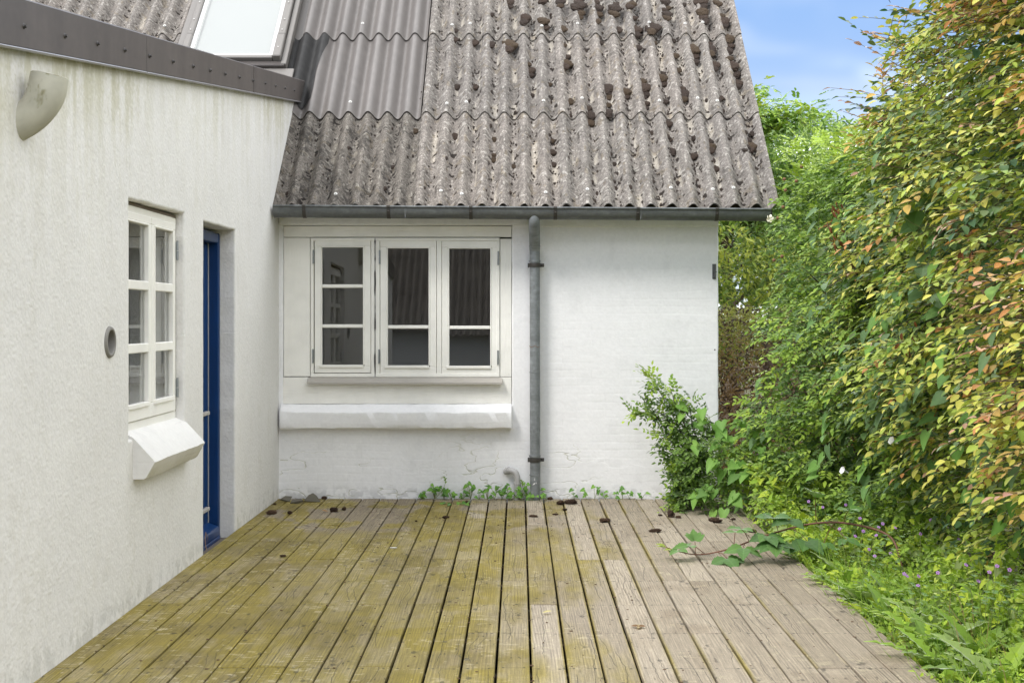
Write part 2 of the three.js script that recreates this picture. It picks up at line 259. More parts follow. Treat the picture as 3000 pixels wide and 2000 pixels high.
// painted wood (grain along u), zinc, dark sheet metal, painted metal, glass
const grainBump = tex(512, 512, (u, v, o) => { const w = fbm(u * 3, v * 14, 401, 3, 3, 14); o[0] = o[1] = o[2] = fbm(u * 5, v * 70 + w * 4, 403, 3, 5, 0) * 0.8 + 0.2 * (0.5 + 0.5 * Math.sin(v * 60 + w * 12)); }, false, 1 / 0.6, 1 / 0.35);
const paintTex = tex(512, 512, (u, v, o) => { const a = fbm(u * 8, v * 8, 411, 4, 8, 8), sp = vn(u * 120, v * 120, 413, 120, 120) > 0.985 ? 0.12 : 0, l = 1 + (a - 0.5) * 0.07 - sp; o[0] = 0.94 * l; o[1] = 0.932 * l; o[2] = 0.905 * l; }, true, 1 / 0.9, 1 / 0.9);
const panelMat = std({ map: paintTex, bumpMap: grainBump, bumpScale: 0.0016, roughness: 0.6 });
const paintMat = std({ map: paintTex, roughness: 0.42 });
const zincTex = tex(512, 512, (u, v, o) => { const a = fbm(u * 5, v * 22, 421, 4, 5, 22), b = fbm(u * 40, v * 40, 423, 2, 40, 40), s = 0.4 * ss(0.55, 0.75, fbm(u * 9, v * 9, 425, 4, 9, 9)); const l = 1 + (a - 0.5) * 0.35 + (b - 0.5) * 0.12 + s * 0.22; o[0] = 0.415 * l; o[1] = 0.425 * l; o[2] = 0.425 * l; }, true, 1 / 0.7, 1 / 0.7);
const zincRough = tex(256, 256, (u, v, o) => { o[0] = o[1] = o[2] = 0.42 + 0.25 * fbm(u * 12, v * 12, 427, 3, 12, 12); }, false, 1 / 0.7, 1 / 0.7);
const zinc = std({ color: rgb(0.84, 0.84, 0.84), map: zincTex, roughnessMap: zincRough, roughness: 1, metalness: 0.35 });  // darker copy for the gutter: its downward-facing shade is put into the colour
const litZinc = std({ map: zincTex, roughnessMap: zincRough, roughness: 1, metalness: 0.25, color: rgb(1.45, 1.47, 1.5) });  // lighter copy of the same zinc, painting the pipe as better lit
const fasciaTex = tex(512, 256, (u, v, o) => { const a = fbm(u * 26, v * 3, 431, 4, 26, 3), b = fbm(u * 60, v * 40, 433, 2, 60, 40); const l = 1 + (a - 0.5) * 0.22 + (b - 0.5) * 0.1; o[0] = 0.315 * l; o[1] = 0.29 * l; o[2] = 0.275 * l; }, true, 1 / 2, 1);
const fasciaMat = std({ map: fasciaTex, roughness: 0.42, metalness: 0.1 });
const darkMat = std({ color: rgb(0.03, 0.027, 0.024), roughness: 0.9 });
const tarTex = tex(256, 256, (u, v, o) => { const a = fbm(u * 9, v * 9, 441, 4, 9, 9), l = 0.125 + (a - 0.5) * 0.10; o[0] = l; o[1] = l * 0.97; o[2] = l * 0.93; }, true, 1 / 0.4, 1 / 0.4);
const tarMat = std({ map: tarTex, roughness: 0.72 });
const blueTex = tex(256, 256, (u, v, o) => { const a = fbm(u * 4, v * 24, 451, 3, 4, 24), s = vn(u * 60, v * 60, 453, 60, 60) > 0.975 ? 0.14 : 0, l = 1 + (a - 0.5) * 0.2; o[0] = 0.045 * l + s * 0.6; o[1] = 0.205 * l + s * 0.8; o[2] = 0.40 * l + s; }, true, 1 / 0.6, 1 / 0.6);
const blueMat = std({ map: blueTex, roughness: 0.32 });
const steel = std({ color: rgb(0.30, 0.32, 0.33), roughness: 0.45, metalness: 0.7 });
const screwMat = std({ color: rgb(0.62, 0.61, 0.58), roughness: 0.4, metalness: 0.5 });
const glass = new THREE.MeshPhysicalMaterial({ color: rgb(0.93, 0.95, 0.94), roughness: 0.0, transmission: 1, thickness: 0, ior: 1.85 });
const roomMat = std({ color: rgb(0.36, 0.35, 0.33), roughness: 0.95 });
// ------------------------------------------------------------------ ground
{
  const gt = tex(512, 512, (u, v, o) => { const a = fbm(u * 24, v * 24, 501, 4, 24, 24), b = fbm(u * 90, v * 90, 503, 2, 90, 90), k = mix3([0.27, 0.225, 0.165], [0.30, 0.32, 0.15], ss(0.4, 0.6, a)); const l = 0.75 + b * 0.5; for (let i = 0; i < 3; i++) o[i] = k[i] * l; }, true, 1 / 2.5, 1 / 2.5);
  const g = new THREE.PlaneGeometry(260, 260, 2, 2); g.rotateX(-Math.PI / 2); const uv = g.attributes.uv, p = g.attributes.position; for (let i = 0; i < uv.count; i++) uv.setXY(i, p.getX(i), p.getZ(i));
  const m = mesh('ground', g, std({ map: gt, roughness: 1 }), scene); m.position.y = -0.17; tag(m, 'brown and green earth around the deck and under the hedge', null, null, 'structure');
}

// ------------------------------------------------------------------ walls with openings: a shape pushed back, its edges softened and a little uneven
const rw = rngOf(5151);
function rough(pts, step, amp, closed = true) { const out = []; const n = pts.length; for (let i = 0; i < (closed ? n : n - 1); i++) { const [ax, ay] = pts[i], [bx, by] = pts[(i + 1) % n], L = Math.hypot(bx - ax, by - ay), k = Math.max(1, Math.round(L / step)); for (let j = 0; j < k; j++) { const t = j / k, q = amp * (fbm(ax * 7 + t * L * 9 + i * 5, ay * 3 + i, 77 + i, 3) - 0.5) * 2, nx = -(by - ay) / L, ny = (bx - ax) / L; out.push(new THREE.Vector2(ax + (bx - ax) * t + nx * q, ay + (by - ay) * t + ny * q)); } } return out; }
function wallGeo(outline, holes, depth) {
  const s = new THREE.Shape(outline); for (const h of holes) s.holes.push(new THREE.Path(h));
  const g = new THREE.ExtrudeGeometry(s, { depth: depth - 0.028, bevelEnabled: true, bevelThickness: 0.014, bevelSize: 0.014, bevelOffset: -0.014, bevelSegments: 3, steps: 1 });
  g.translate(0, 0, -(depth - 0.014)); return g;
}
const rect = (x0, x1, y0, y1) => [[x0, y0], [x1, y0], [x1, y1], [x0, y1]];

// a casement window in its own frame: x across, y up, z out of the wall
function windowUnit(parent, name, spec, label) {
  const w = sub(name, parent, label), { z, depth = 0.09, fw = 0.035, x0, x1, y0, y1 } = spec;
  const fr = [cb(x0, x1, y1 - fw, y1, z - depth, z, 0.003), cb(x0, x1, y0, y0 + (spec.sill ?? fw), z - depth, z, 0.003), cb(x0, x0 + fw, y0 + (spec.sill ?? fw), y1 - fw, z - depth, z - 0.001, 0.003, true), cb(x1 - fw, x1, y0 + (spec.sill ?? fw), y1 - fw, z - depth, z - 0.001, 0.003, true)];
  for (const [a, b] of spec.posts ?? []) fr.push(cb(a, b, y0 + fw, y1 - fw, z - depth, z - 0.002, 0.003, true));
  mesh('frame', merge(fr), paintMat, w);
  for (const s of spec.sashes) {
    const [sx0, sx1, sy0, sy1] = s.box, [gx0, gx1, gy0, gy1] = s.glass, zs = z + (spec.proud ?? -0.004);
    const g = [cb(sx0, sx1, gy1 + 0.012, sy1, zs - 0.055, zs, 0.003), cb(sx0, sx1, sy0, gy0 - 0.012, zs - 0.055, zs, 0.003), cb(sx0, gx0 - 0.012, gy0 - 0.0119, gy1 + 0.0119, zs - 0.055, zs - 0.0006, 0.003, true), cb(gx1 + 0.012, sx1, gy0 - 0.0119, gy1 + 0.0119, zs - 0.055, zs - 0.0006, 0.003, true)];
    mesh('sash', merge(g), paintMat, w);
    mesh('bead', merge([cb(gx0 - 0.0125, gx1 + 0.0125, gy1, gy1 + 0.0125, zs - 0.03, zs + 0.004, 0.003), cb(gx0 - 0.0125, gx0, gy0, gy1 - 0.0002, zs - 0.03, zs + 0.0037, 0.003, true), cb(gx1, gx1 + 0.0125, gy0, gy1 - 0.0002, zs - 0.03, zs + 0.0037, 0.003, true), cb(gx0 - 0.024, gx1 + 0.006, gy0 - 0.024, gy0, zs - 0.02, zs + 0.012, 0.003)]), paintMat, w);
    for (const [a, b] of s.bars ?? []) mesh('glazing_bar', cb(gx0, gx1, a, b, zs - 0.034, zs - (spec.barBack ?? 0.0), 0.004), paintMat, w);
    const cuts = s.panes ?? [[gy0, gy1]];
    cuts.forEach(([a, b], i) => { const p = mesh('pane', new THREE.PlaneGeometry(gx1 - gx0 + 0.01, b - a + 0.004), glass, w); p.position.set((gx0 + gx1) / 2, (a + b) / 2, zs - 0.02); p.rotation.set((s.tilt ?? 0) + (i - 1) * 0.0006, s.turn ?? 0, 0); });
    for (const [hx, hy] of s.hinges ?? []) mesh('hinge', merge([tube([V(hx, hy - 0.058, zs + 0.008), V(hx, hy - 0.003, zs + 0.008)], 0.0075, 10), tube([V(hx, hy + 0.001, zs + 0.008), V(hx, hy + 0.058, zs + 0.008)], 0.0068, 10), cb(hx - 0.006, hx + 0.006, hy - 0.05, hy + 0.05, zs - 0.012, zs + 0.004, 0.001)]), steel, w);
  }
  return w;
}

// ================================================================== the long house with the corrugated roof
const house = thing('white_house', 'white house with mossy corrugated roof behind the deck, grey gutter along its eaves', 'house');
const fx = (q) => q / 809.4 - 2.0513, fy = (q) => 2.5057 - q / 809.4;   // measures taken off the window bay, in metres
{
  const hole = rough([[-1.968, 0.786], [-0.059, 0.786], [-0.059, 2.275], [-1.968, 2.275]], 0.09, 0.003);
  const out = rough([[-2.12, -0.17], [1.668, -0.17], [1.668, 2.5], [-2.12, 2.5]], 0.06, 0.006);
  mesh('wall', wallGeo(out, [hole], 0.32), limeMat, house);
  // other walls, closed to the weather
  const gw = [[0.34, -0.17], [6.8, -0.17], [6.8, 2.45], [3.45, 5.9], [0.34, 2.65]];
  const gable = wallGeo(gw.map((q) => new THREE.Vector2(...q)), [], 0.3); gable.rotateY(Math.PI / 2); gable.translate(1.662, 0, 0); mesh('gable_wall', gable, limeMat, house);
  mesh('end_wall', gable.clone().translate(-10.6, 0, 0), limeMat, house);
  mesh('rear_wall', cb(-9.2, 1.64, -0.17, 2.5, -7.05, -6.78, 0.01), limeMat, house);
  mesh('side_wall', cb(-9.2, -6.9, -0.17, 2.4, -0.32, 0, 0.01), limeMat, house);
  mesh('room', merge([cb(-2.3, 0.6, 0.3, 0.34, -3, -0.34), cb(-2.3, 0.6, 2.36, 2.4, -3, -0.34), cb(-2.36, -2.3, 0.3, 2.4, -3, -0.34), cb(0.6, 0.66, 0.3, 2.4, -3, -0.34), cb(-2.36, 0.66, 0.3, 2.4, -3.06, -3)]), roomMat, house);
  // plaster band under the gutter
  mesh('cornice', merge([prism([[0.0, 2.279], [0.02, 2.281], [0.024, 2.30], [0.026, 2.40], [0.0, 2.40]], steps(-2.0, 0.08, 26), (a, b, t) => [t, b + 0.003 * (fbm(t * 9, b, 3, 2) - 0.5), a + 0.004 * (fbm(t * 7, b * 3, 4, 2) - 0.5)]), prism([[-0.002, 2.262], [0.008, 2.272], [0.012, 2.30], [0.014, 2.40], [0.0, 2.40]], steps(0.085, 1.666, 20), (a, b, t) => [t, b + 0.014 * (fbm(t * 3, b, 5, 2) - 0.5), a + 0.004 * (fbm(t * 7, b * 3, 6, 2) - 0.5)])]), limePlain, house);
  mesh('eaves_board', merge([cb(-1.99, 2.07, 2.405, 2.47, 0.02, 0.06, 0.003), ...Array.from({ length: 5 }, (_, i) => cb(1.70 + i * 0.086, 1.765 + i * 0.086, 2.352, 2.404, 0.03, 0.05, 0.004))]), std({ color: rgb(0.05, 0.042, 0.036), roughness: 0.9 }), house, 'dark board under the overhanging corner of the roof');
  // boarded bay round the window
  const bay = [['panel_board', [70, 1612, 190, 264]], ['panel_board', [70, 249, 267, 1206]], ['panel_board', [66, 1612, 1210, 1390]], ['panel_board', [1534, 1612, 275, 1208]]];
  bay.forEach(([n, [a, b, c, d]], i) => mesh(n, cb(fx(a), fx(b) - 0.002, fy(d) + 0.002, fy(c), -0.05, -0.004 - 0.002 * (i & 1), 0.002, i & 1), panelMat, house));
  const sc = new THREE.CylinderGeometry(0.006, 0.006, 0.003, 10).rotateX(Math.PI / 2);
  for (const [a, b] of [[105, 215], [643, 218], [1117, 230], [1575, 226], [95, 312], [90, 757], [86, 1158], [1590, 315], [1590, 776], [1588, 1184], [98, 1353], [618, 1360], [1075, 1358], [1578, 1362]]) { const m = mesh('screw', sc, paintMat, house); m.position.set(fx(a), fy(b), -0.0035); }
  // the window: three casements in two frames
  const W = windowUnit(house, 'window', {
    z: 0.003, depth: 0.1, fw: 0.026, x0: fx(252), x1: fx(1531), y0: fy(1209), y1: fy(268), sill: 0.03, posts: [[fx(661), fx(686)], [fx(690), fx(720)], [fx(1106), fx(1138)]],
    sashes: [
      { box: [fx(279), fx(658), fy(1180), fy(284)], glass: [fx(330), fx(606), fy(1126), fy(333)], bars: [[fy(606), fy(583)], [fy(876), fy(853)]], hinges: [[fx(272), fy(397)], [fx(269), fy(1067)]], tilt: -0.004, turn: 0.002 },
      { box: [fx(723), fx(1103), fy(1186), fy(288)], glass: [fx(774), fx(1050), fy(1130), fy(339)], bars: [[fy(882), fy(859)]], hinges: [[fx(720), fy(399)], [fx(716), fy(1069)]], tilt: 0.0035, turn: -0.001 },
      { box: [fx(1140), fx(1520), fy(1189), fy(290)], glass: [fx(1190), fx(1467), fy(1133), fy(341)], bars: [[fy(885), fy(863)]], hinges: [[fx(1522), fy(406)], [fx(1519), fy(1076)]], tilt: 0.0005, turn: 0.002 },
    ],
  }, 'cream window of three casements under the gutter');
  mesh('crack_filler', prism([[-0.002, 0.0], [0.002, 0.0], [0.002, 0.006], [-0.002, 0.006]], steps(fy(1206), fy(270), 40), (a, b, t) => [fx(688.5) + a * (0.6 + 2.6 * ss(0.5, 0.8, fbm(t * 14, 3, 5, 2))) + 0.003 * (fbm(t * 20, 1, 6, 2) - 0.5), t, b - 0.0005]), darkMat, W);
  for (const [a, b, k] of [[235, 592, 0], [592, 1548, 1]]) mesh('sill_flashing', prism([[-0.002, fy(1211)], [0.055, fy(1242 - k * 0)], [0.055, fy(1254)], [0.051, fy(1254)], [0.050, fy(1243) - 0.003], [-0.002, fy(1216)]], steps(fx(a), fx(b), 3), (p, q, t) => [t, q - 0.003 * (t + 2) * 0.5, p + k * 0.001]), std({ color: rgb(0.46, 0.43, 0.39), roughness: 0.45, metalness: 0.3 }), W, 'grey metal strip below the window');
  // masonry sill
  mesh('window_sill', toCreasedNormals(mergeVertices(prism([[-0.03, 0.795], [0.0, 0.784], [0.088, 0.735], [0.097, 0.722], [0.094, 0.63], [0.085, 0.595], [0.07, 0.585], [-0.03, 0.588]], steps(-1.982, -0.062, 40), (a, b, t) => { const e = Math.min(1, Math.min(t + 1.982, -0.062 - t) / 0.03); const n = (s) => (fbm(t * 9 + s, b * 12 + a * 20, 91 + s, 3) - 0.5); return [t, b + 0.016 * n(1) + 0.006 * n(2) * 2, a * (0.9 + 0.1 * e) + 0.014 * n(3) * (a > 0.02 ? 1 : 0)]; }), 1e-4), 0.6), limePlain, house, 'thick whitewashed sill below the boarded window');
  // hinge pin left in the corner of the wall
  mesh('hinge_pin', merge([cb(1.612, 1.652, 1.825, 1.96, -0.02, 0.002, 0.006), tube([V(1.637, 1.835, 0.012), V(1.637, 1.95, 0.012)], 0.008, 8), cb(1.62, 1.65, 1.885, 1.895, 0, 0.022, 0.002), tube(curve([V(1.637, 1.88, 0.012), V(1.632, 1.85, 0.02), V(1.622, 1.84, 0.012)], 5), 0.007, 6)]), std({ color: rgb(0.10, 0.10, 0.10), roughness: 0.7 }), house, 'small rusty iron hinge pin near the wall corner');
  // drilled hole
  mesh('drain_hole', new THREE.CylinderGeometry(0.006, 0.006, 0.004, 10).rotateX(Math.PI / 2).translate(1.637, 1.24, 0.0006), darkMat, house);
}

// ------------------------------------------------------------------ roof: sheets laid in rows, each its own piece. Local axes: x along the eaves, y up the slope, z out of it
const TH = Math.atan(1.02), ROW = 1.25, LEN = 1.42, XC = 0.389;
const AMP = 0.044, corr = (x) => -AMP + AMP * Math.cos(2 * Math.PI * (x - XC) / WAVE);
const roof = sub('roof', house, 'steep grey roof of corrugated fibre cement sheets'); roof.position.set(0, 2.425, 0.25); roof.rotation.x = TH - Math.PI / 2;
const toWorld = (x, s, n) => V(x, 2.425 + s * Math.sin(TH) + n * Math.cos(TH), 0.25 - s * Math.cos(TH) + n * Math.sin(TH));
function sheetGeo(xa, xb, seed, len = LEN, lift = 0.016, side = 0.006, thick = 0.0068, rag = 1) {   // xa, xb: distance from a crest
  const nx = Math.round((xb - xa) / WAVE * 14), ny = 16, pos = [], uv = [], idx = [], at = (i, j) => j * (nx + 1) + i;
  for (const layer of [0, 1]) for (let j = 0; j <= ny; j++) for (let i = 0; i <= nx; i++) {
    const x = xa + (xb - xa) * i / nx; let y = len * j / ny; if (j === 0) y += rag * (0.008 * (fbm(x * 9, seed, 3, 3) - 0.5) + (vn(x * 31, seed, 4) > 0.86 ? 0.005 : 0));
    const n = -AMP + AMP * Math.cos(2 * Math.PI * x / WAVE) + lift * (1 - y / len) + side * (1 - (x - xa) / (xb - xa)) + rag * 0.003 * (fbm(x * 6 + seed, y * 6, 5, 3) - 0.5) - layer * thick;
    pos.push(x, y, n); uv.push(x / (7 * WAVE), (y + seed * 0.37) / 2.6);
  }
  const o = (nx + 1) * (ny + 1);
  for (let j = 0; j < ny; j++) for (let i = 0; i < nx; i++) { const a = at(i, j), b = at(i + 1, j), c = at(i, j + 1), d = at(i + 1, j + 1); idx.push(a, b, d, a, d, c, o + a, o + d, o + b, o + a, o + c, o + d); }
  const g = new THREE.BufferGeometry(); g.setAttribute('position', new THREE.Float32BufferAttribute(pos, 3)); g.setAttribute('uv', new THREE.Float32BufferAttribute(uv, 2)); g.setIndex(idx); g.computeVertexNormals();
  const e = [], eu = [], quad = (a, b, c, d) => { for (const k of [a, b, c, a, c, d]) { e.push(pos[k * 3], pos[k * 3 + 1], pos[k * 3 + 2]); eu.push(uv[k * 2], uv[k * 2 + 1]); } };
  for (let i = 0; i < nx; i++) { quad(o + at(i, 0), o + at(i + 1, 0), at(i + 1, 0), at(i, 0)); quad(at(i, ny), at(i + 1, ny), o + at(i + 1, ny), o + at(i, ny)); }
  for (let j = 0; j < ny; j++) { quad(o + at(0, j + 1), o + at(0, j), at(0, j), at(0, j + 1)); quad(at(nx, j + 1), at(nx, j), o + at(nx, j), o + at(nx, j + 1)); }
  const q = new THREE.BufferGeometry(); q.setAttribute('position', new THREE.Float32BufferAttribute(e, 3)); q.setAttribute('uv', new THREE.Float32BufferAttribute(eu, 2)); q.computeVertexNormals();
  return mergeGeometries([g.toNonIndexed(), q]);
}
{
  const W7 = 7 * WAVE, full = [0, 1, 2].map((k) => sheetGeo(-0.042, W7 + 0.05, k + 1)), cut = [0, 1, 2].map((k) => sheetGeo(-0.042, 3 * WAVE + 0.012 - 0.0, k + 4));
  const fresh = sheetGeo(-0.2 * WAVE, W7 - 0.055, 9, LEN, 0.018, 0.003, 0.0068, 0), half = sheetGeo(-0.042 - 0, 1.05 * WAVE, 11);
  for (let r = 0; r < 4; r++) for (let c = -8; c <= 1; c++) {
    const x = XC + c * W7;
    if (c === -3 && r > 0 && r < 3) { const m = mesh('roof_sheet', half, roofMats[r % 3], roof); m.position.set(x - 0.0, r * ROW, 0); if (r === 2) m.position.y = r * ROW; continue; }
    const isNew = c === -2 && r > 0;
    const m = mesh('roof_sheet', isNew ? fresh : c === 1 ? cut[r % 3] : full[(r + c + 9) % 3], isNew ? newRoof : c === -2 && r === 0 ? roofDirty : roofMats[(r * 2 + c + 12) % 3], roof, isNew ? 'smooth brown newer corrugated sheet' : undefined);
    m.position.set(x, r * ROW, isNew ? 0.004 : 0);
  }
  // screws with washers on the crests
  const sc = merge([new THREE.CylinderGeometry(0.014, 0.016, 0.004, 12), new THREE.CylinderGeometry(0.0065, 0.0065, 0.011, 6).translate(0, 0.005, 0)]).rotateX(Math.PI / 2);
  for (let r = 0; r < 3; r++) for (const k of [-5, -2 - 5 + 1, -11, 1, -1, 5 + 0, 7, 8, -20, -22]) { if (k < -12 && r < 1) continue; const m = mesh('screw', sc, screwMat, roof); const x = XC + k * WAVE + 0.004; m.position.set(x, r * ROW + 0.16 + 0.02 * ((k * 7 + r) % 3), 0.0195); }
  // far slope and ridge
  mesh('rear_slope', cb(-9.2, 2.1, 0, 5.2, -0.03, 0.03, 0.01), roofMats[1], roof).position.set(0, 4 * ROW + 0.25, -0.02);
  const rs = roof.children[roof.children.length - 1]; rs.rotation.x = -2 * TH; 
  mesh('ridge_cap', tube([V(-9.2, 4 * ROW + 0.25, -0.04), V(2.1, 4 * ROW + 0.25, -0.04)], 0.09, 10), roofMats[1], roof);
  // tarred patch where the wing meets the roof
  const pg = []; const top = [], n = 44; const pos = [], uv = [], idx = [];
  for (let j = 0; j <= 16; j++) for (let i = 0; i <= n; i++) { const t = j / 16, x = mix(-2.14, mix(-1.865, -1.81, ss(0.3, 1, t)) + 0.012 * (fbm(t * 9, 1, 4, 2) - 0.5), i / n) , s = mix(1.40 + (x > -1.93 ? 0.03 : 0) + 0.02 * Math.sin(x * 30), 2.5, t); pos.push(x, s, corr(x) * (0.92) + 0.016 * (1 - (s - 1.25) / 1.42) + 0.014 + 0.006 * (fbm(x * 14, s * 12, 8, 3) - 0.3)); uv.push(x, s); if (i && j) { const b = (j - 1) * (n + 1) + i; idx.push(b - 1, b, b + n + 1, b - 1, b + n + 1, b + n); } }
  const g = new THREE.BufferGeometry(); g.setAttribute('position', new THREE.Float32BufferAttribute(pos, 3)); g.setAttribute('uv', new THREE.Float32BufferAttribute(uv, 2)); g.setIndex(idx); g.computeVertexNormals();
  mesh('tar_patch', g, tarMat, roof, 'black tarred patch over the waves beside the dark verge');
}
// ------------------------------------------------------------------ roof window
{
  const sk = sub('roof_window', house, 'roof window with pale blind and grey frame above the verge'); sk.position.copy(roof.position); sk.rotation.copy(roof.rotation);
  const fm = std({ color: rgb(0.19, 0.175, 0.16), roughness: 0.45, metalness: 0.2 }), x0 = -3.07, x1 = -2.27, y0 = 2.02, y1 = 3.6;
  mesh('flashing', merge([cb(x0 - 0.13, x0 - 0.05, y0 - 0.1, y1 + 0.1, -0.03, 0.055, 0.006), cb(x1 + 0.075, x1 + 0.125, y0 - 0.08, y1 + 0.1, -0.03, 0.05, 0.006), cb(x0 - 0.13, x1 + 0.2, y0 - 0.26, y0 - 0.10, -0.03, 0.012, 0.006), cb(x1, -2.02, y0 - 0.2, y1 + 0.1, -0.10, -0.075, 0.004)]), fm, sk);
  mesh('frame', merge([cb(x0 - 0.055, x0 + 0.0, y0 + 0.34, y1, -0.03, 0.10, 0.008), cb(x0 - 0.057, x0 + 0.002, y0 - 0.03, y0 + 0.335, -0.03, 0.106, 0.008), cb(x1 + 0.0, x1 + 0.07, y0 + 0.34, y1, -0.03, 0.10, 0.008), cb(x1 - 0.002, x1 + 0.072, y0 - 0.03, y0 + 0.335, -0.03, 0.106, 0.008), cb(x0, x1, y1 - 0.06, y1, -0.03, 0.10, 0.008), cb(x0 + 0.004, x1 - 0.004, y0 - 0.03, y0 + 0.012, -0.03, 0.085, 0.006)]), fm, sk);
  mesh('apron', merge([cb(x0 - 0.06, x1 + 0.11, y0 - 0.10, y0 - 0.031, -0.02, 0.045, 0.006)]), std({ color: rgb(0.07, 0.06, 0.055), roughness: 0.5 }), sk);
  mesh('sash', merge([cb(x0 + 0.001, x0 + 0.04, y0 + 0.05, y1 - 0.06, 0.01, 0.07, 0.004), cb(x1 - 0.04, x1 - 0.001, y0 + 0.05, y1 - 0.06, 0.01, 0.07, 0.004), cb(x0 + 0.001, x1 - 0.001, y0 + 0.013, y0 + 0.05, 0.01, 0.07, 0.004)]), std({ color: rgb(0.74, 0.73, 0.70), roughness: 0.5 }), sk);
  mesh('blind', cb(x0 + 0.03, x1 - 0.03, y0 + 0.03, y1 - 0.07, 0.02, 0.03, 0.002), std({ color: rgb(0.33, 0.33, 0.32), roughness: 0.9 }), sk, 'pale closed blind behind the roof window pane');
  const p = mesh('pane', new THREE.PlaneGeometry(x1 - x0 - 0.07, y1 - y0 - 0.11), glass, sk); p.position.set((x0 + x1) / 2, (y0 + y1) / 2, 0.055);
  const sc = new THREE.CylinderGeometry(0.006, 0.006, 0.004, 8).rotateX(Math.PI / 2);
  for (const x of [x0 - 0.028, x1 + 0.036]) for (const y of [2.13, 2.42, 2.6, 2.9]) { const m = mesh('screw', sc, screwMat, sk); m.position.set(x, y, 0.107); }
}
// ------------------------------------------------------------------ gutter and downpipe
{
  const gt = sub('gutter', house, 'grey zinc half round gutter along the eaves'), n = 14, prof = [];
  for (let i = 0; i <= n; i++) { const a = Math.PI * (1 + i / n); prof.push([0.30 + 0.061 * Math.cos(a), 0.0 + 0.088 * Math.sin(a)]); }
  const outer = prof.map(([z, y]) => [z, y]), inner = prof.slice().reverse().map(([z, y]) => [0.30 + (z - 0.30) * 0.955, y * 0.97 + 0.001]);
  const yAt = (x) => 2.407 - 0.0072 * (x + 2);
  const smoothG = (g, a = 0.7) => toCreasedNormals(mergeVertices(g, 1e-5), a);
  for (const [a, b] of [[-1.985, -0.92], [-0.917, 0.985], [0.988, 2.035]]) mesh('trough', smoothG(prism([...outer, ...inner], steps(a, b, 6), (p, q, t) => [t, yAt(t) + q + 0.002 * (fbm(t * 4, 1, 5, 2) - 0.5), p])), zinc, gt);
  mesh('bead', tube(steps(-1.985, 2.035, 20).map((x) => V(x, yAt(x) + 0.002, 0.363)), 0.0095, 10), zinc, gt);
  const br = std({ color: rgb(0.062, 0.056, 0.05), roughness: 0.6, metalness: 0.4 });
  for (const x of [-1.736, -1.053, -0.388, 0.295, 0.963, 1.601]) { const pr = prof.map(([z, y]) => [0.30 + (z - 0.30) * 1.035, y * 1.03]); mesh('bracket', merge([prism([...pr, ...prof.slice().reverse()], [x - 0.0145, x + 0.0145], (p, q, t) => [t, yAt(x) + q, p]), cb(x - 0.0145, x + 0.0145, yAt(x) - 0.005, yAt(x) + 0.014, 0.345, 0.376, 0.004), new THREE.SphereGeometry(0.008, 8, 6).translate(x, yAt(x) - 0.035, 0.356)]), br, gt); }
  mesh('end_cap', merge([prism(outer, [2.033, 2.037], (p, q, t) => [t, yAt(2.03) + q, p]), prism(outer, [-1.988, -1.984], (p, q, t) => [t, yAt(-2) + q, p])]), zinc, gt);
  const dp = sub('downpipe', house, 'grey zinc downpipe fixed to the white wall'), px = 0.132;
  const body = (y0, y1, r = 0.0435) => tube(steps(y0, y1, 4).map((y) => V(px + 0.004 * (1 - y / 2), y, 0.075)), r, 24);
  mesh('outlet', merge([new THREE.LatheGeometry([[0.058, 0.03], [0.052, 0.012], [0.0445, -0.004], [0.0445, -0.05]].map((q) => new THREE.Vector2(...q)), 24).translate(0.125, 2.345, 0.30), tube(curve([V(0.125, 2.33, 0.30), V(0.125, 2.28, 0.298), V(0.128, 2.21, 0.22), V(0.131, 2.13, 0.12), V(0.132, 2.075, 0.078)], 14), 0.0445, 24)]), litZinc, dp);
  mesh('pipe', merge([body(1.93, 2.11), body(1.05, 1.945, 0.0425), body(0.56, 1.06, 0.0432), body(-0.02, 0.57, 0.0425)]), litZinc, dp);
  const ring = (y, r, h) => tube([V(px, y - h, 0.075), V(px, y, 0.075), V(px, y + h, 0.075)], (t) => r - 0.002 * Math.abs(t - 0.5) * 2, 24);
  mesh('collar', merge([ring(2.1, 0.0475, 0.006), ring(1.975, 0.0495, 0.009), ring(0.362, 0.0495, 0.009), ring(1.055, 0.0455, 0.003), ring(0.205, 0.0455, 0.003)]), litZinc, dp);
  mesh('rust_stain', tube(steps(0, 6.28, 20).map((a) => V(px + 0.0432 * Math.cos(a), 1.276 - 0.012 * Math.abs(Math.sin(a * 2)), 0.075 + 0.0432 * Math.sin(a))), 0.0016, 5, false), std({ color: rgb(0.22, 0.10, 0.045), roughness: 0.9 }), dp, 'rusty line round the downpipe');
  { const s = new THREE.Shape([[0, 0], [0.010, 0.004], [0.03, 0.012], [0.036, 0.022], [0.022, 0.024], [0.009, 0.013]].map((q) => new THREE.Vector2(...q))); const g = new THREE.ExtrudeGeometry(s, { depth: 0.0015, bevelEnabled: false }); for (const [x, y, k] of [[0.108, 0.125, 1], [0.125, 0.16, 0.7]]) { const m = mesh('paint_splash', g, std({ color: rgb(0.8, 0.8, 0.78), roughness: 0.7 }), dp); m.position.set(x + 0.004, y, 0.1155); m.scale.set(k, k, 1); m.rotation.z = k < 1 ? 0.7 : 0; } }
  for (const y of [1.942, 0.33]) mesh('clamp', merge([ring(y, 0.0505, 0.017), cb(px + 0.045, px + 0.078, y - 0.015, y + 0.015, 0.06, 0.068, 0.003), cb(px - 0.058, px - 0.045, y - 0.02, y + 0.018, 0.06, 0.068, 0.003), tube([V(px + 0.066, y, 0.05), V(px + 0.066, y, 0.08)], 0.008, 6), tube([V(px, y, 0.04), V(px, y, -0.01)], 0.006, 6)]), br, dp);
}

